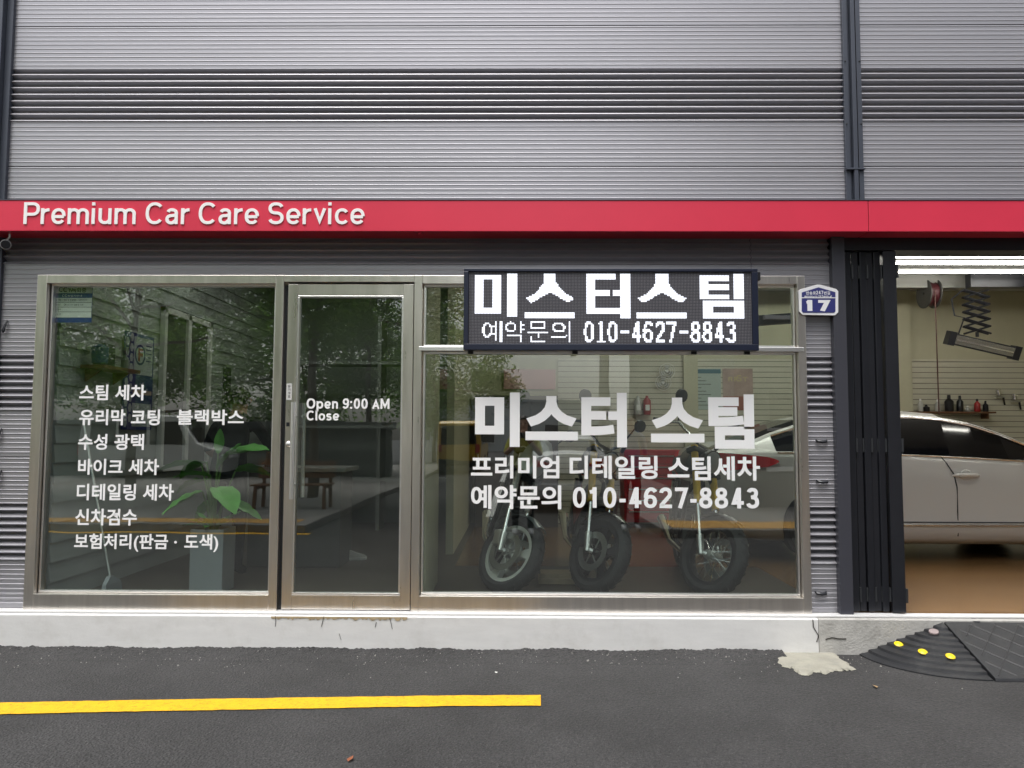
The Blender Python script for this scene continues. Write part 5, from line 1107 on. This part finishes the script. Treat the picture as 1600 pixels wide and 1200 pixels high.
for i, (tx, ty, sc_, rz_, lb) in enumerate(((-8.2, -23.5, 1.15, 1.0, 'dense tree behind the low dark wall, nearest the side street'), (-14.5, -24.5, 1.2, 2.2, 'dense tree behind the low dark wall, second from the side street'), (-21, -23.5, 1.15, 3.9, 'dense tree behind the low dark wall, third from the side street'), (-27.5, -24.5, 1.2, 5.1, 'dense tree behind the low dark wall, farthest from the side street'), (-4.6, -36, 1.25, .4, 'dense tree far down the left of the side street'), (-21.5, -12.6, 1.0, 2.9, 'leafy street tree at the far left end of the row'))):
    c_ = copy_tree(src); c_.location = (tx, ty, KY if i == 5 else -2.4); c_.scale = (sc_, sc_, sc_); c_.rotation_euler = (0, 0, rz_); c_['label'] = lb
# bench on the corner
BN = thing('park_bench', 'brown wooden bench on the pavement corner across the street', 'bench', loc=(-4.3, -9.0, KY), rot=(0, 0, math.pi))
for k in range(4): box('seat_slat', -.75, .75, -.22 + k * .115, -.12 + k * .115, .42, .45, WOOD, BN, .004)
for k in range(3): box('back_slat', -.75, .75, .255, .28, .55 + k * .12, .64 + k * .12, WOOD, BN, .004)
for xx in (-.68, .62):
    box('leg', xx, xx + .06, -.22, -.16, 0, .419, WOOD, BN); box('leg', xx, xx + .06, .2801, .33, 0, .9, WOOD, BN); box('side_rail', xx + .001, xx + .059, -.16, .28, .36, .419, WOOD, BN)
# buildings
def building(label, x0, x1, y0, y1, hgt, m, face_x=False, rows=1, cols=5, wm=None):
    b_ = thing('building', label, 'building'); box('wall', x0, x1, y0, y1, 0, hgt, m, b_)
    box('parapet', x0 - .1, x1 + .1, y0 - .1, y1 + .1, hgt, hgt + .25, m, b_)
    wm = wm or mat('far_glass', (.06, .07, .08), .15)
    for r_ in range(rows):
        for c_ in range(cols):
            wx = x0 + (x1 - x0) * (c_ + .5) / cols; wz = .9 + r_ * 3.0; ww = (x1 - x0) / cols * .3
            wi = box('window', wx - ww, wx + ww, y1 - .05, y1 + .02, wz, wz + 1.5, wm, b_); box('frame', wx - ww - .06, wx + ww + .06, y1 + .0205, y1 + .05, wz + .72, wz + .78, WHITE, wi); box('sill', wx - ww - .1, wx + ww + .1, y1 + .001, y1 + .12, wz - .08, wz - .002, WHITE, wi)
    return b_
building('long low dark wall behind the street trees', -40, -4.3, -20.4, -20, 1.7, mat('far_wall', (.10, .105, .10), .8, 0, .15, 1), rows=0)
building('dark grey building on the right corner across the street', 4.2, 22, -24, -9.5, 9.5, mat('far_grey', (.13, .135, .135), .7, 0, .1, 1), rows=3)
bb = building('pale building closing the end of the side street', -8, 8, -75, -62, 4.4, mat('far_pale', (.55, .57, .56), .7, 0, .05, 1)); 
for k, (dz, dx) in enumerate(((6.3, 0), (6.0, .2), (5.6, .1))):
    o = MB(); o.tube([(-30, -18 - dx, dz + .4), (-10, -18, dz - .1), (3.2, -18, dz + .3), (25, -18, dz)], .014, 5); tag(o.build('power_line', BLACK), 'thin black overhead wire across the side street, %s of three' % ('top', 'middle', 'lowest')[k], 'wire', 'overhead wires')
UP = thing('utility_pole', 'grey concrete utility pole at the right pavement edge', 'pole', loc=(2.6, -18, 0)); MB().tube([(0, 0, 0), (0, 0, 7.5)], [.17, .12], 12).build('shaft', CONC, UP, True); box('crossarm', -.8, .8, -.04, .04, 6.0, 6.1, DARK, UP)
def van(label, x, y, m, rot, hgt=2.0, group=None):
    V = thing('parked_van', label, 'van', group, (x, y, 0), (0, 0, rot)); L_ = 4.6
    prof = [(0, .35), (0, 1.0), (.05, hgt - .12), (.25, hgt), (3.1, hgt), (3.75, 1.2), (4.5, 1.0), (4.6, .75), (4.6, .35)]
    mb = MB(); sec = []
    for yy, k in ((-.85, 0), (-.80, .03), (.80, .03), (.85, 0)): pass
    n = len(prof); mb.add([(a, -.84, b) for a, b in prof] + [(a, .84, b) for a, b in prof], [tuple(range(n)), tuple(range(2 * n - 1, n - 1, -1))] + [((i + 1) % n, i, n + i, n + (i + 1) % n) for i in range(n)]); mb.build('body', m, V, bevel=.06, seg=3)
    for sg in (-1, 1):
        for a, b in ((.35, 1.2), (1.3, 2.15), (2.25, 3.15)):
            mb = MB(); t_ = 0 if b < 3 else .3; mb.add([(a, sg * .852, 1.15), (b + t_, sg * .852, 1.15), (b, sg * .852, hgt - .2), (a, sg * .852, hgt - .2)], [(0, 1, 2, 3) if sg < 0 else (3, 2, 1, 0)]); mb.build('side_window', CARGL, V)
        for a in (.85, 3.75):
            wh = MB(); wh.ring((a, sg * .74, .34), (0, sg, 0), 1, [(.0001, .12), (.2, .12), (.22, .10), (.33, .12), (.34, 0), (.33, -.1), (.0001, -.1)], 24); wh.build('wheel', TYRE, V, True)
        box('rear_light', -.03, .02, sg * .72 - .07, sg * .72 + .07, .85, 1.15, TAIL, V); box('headlight', 4.58, 4.64, sg * .62 - .14, sg * .62 + .14, .72, .92, PLC, V)
    box('rear_window', -.012, .03, -.68, .68, 1.15, hgt - .22, CARGL, V, .004); mb = MB(); mb.add([(3.78, -.70, 1.22), (3.78, .70, 1.22), (3.2, .66, hgt - .1), (3.2, -.66, hgt - .1)], [(0, 1, 2, 3)]); mb.build('windscreen', CARGL, V)
    box('bumper', -.07, .03, -.80, .80, .36, .55, DARK, V, .02)
    return V
van('yellow van parked on the left of the side street, nearest of two', -2.35, -24.0, VANY, rad(-90), 2.05, 'yellow vans down the side street'); van('yellow van parked on the left of the side street, farther of two', -2.5, -30.5, VANY, rad(-90), 2.05, 'yellow vans down the side street')
van('white van parked behind the trees across the street', -14.0, -19.5, VANW, 0, 2.1)
c2 = copy_tree(car); c2.location = (1.0, -9.8, 0); c2.rotation_euler = (0, 0, rad(-90)); c2['label'] = 'silver sedan parked outside in the side street behind the photographer'
# the two people reflected
J, E = base_body(.03, 1.47)
for s_, sx in (('l', 1), ('r', -1)):
    J[s_ + 'el'] = (sx * .27, -.14, 1.22, .045); J[s_ + 'wr'] = (sx * .075, -.37, 1.44, .031)
    E += [(s_ + 'sh', s_ + 'el', 'shirt'), (s_ + 'el', s_ + 'wr', 'skin')]; hand(J, E, s_, s_ + 'wr', (-sx * .25, -.25, 1), (-sx * .5, -.9, 0), (-sx, -.2, .2), 'skin')
person('person', 'person in a yellow-green shirt and dark trousers taking the photograph with a phone', J, E, {'shirt': mat('shirt_lime', (.42, .42, .06), .8, 0, .1, 6), 'skin': SKIN, 'legs': JEAN, 'shoe': SHOE}, loc=(.05, -6.07, 0), rotz=math.pi)
o = box('mobile_phone', -.08, .08, -5.632, -5.622, H - .045, H + .035, BLACK, bevel=.004); tag(o, 'black mobile phone held up by the photographer', 'phone')
J, E = base_body(.02, 1.52)
for s_, sx in (('l', 1), ('r', -1)):
    J[s_ + 'el'] = (sx * .25, .02, 1.20, .042); J[s_ + 'wr'] = (sx * .27, -.06, .96, .03); E += [(s_ + 'sh', s_ + 'el', 'shirt'), (s_ + 'el', s_ + 'wr', 'skin')]; hand(J, E, s_, s_ + 'wr', (0, -.15, -1), (-sx * .2, -1, 0), (-sx, -.1, 0), 'skin')
person('person', 'person in a light blue shirt and dark trousers standing behind the photographer', J, E, {'shirt': mat('shirt_blue', (.20, .28, .42), .8, 0, .1, 6), 'skin': SKIN, 'legs': JEAN, 'shoe': SHOE}, loc=(1.75, -6.6, 0), rotz=math.pi - .1)
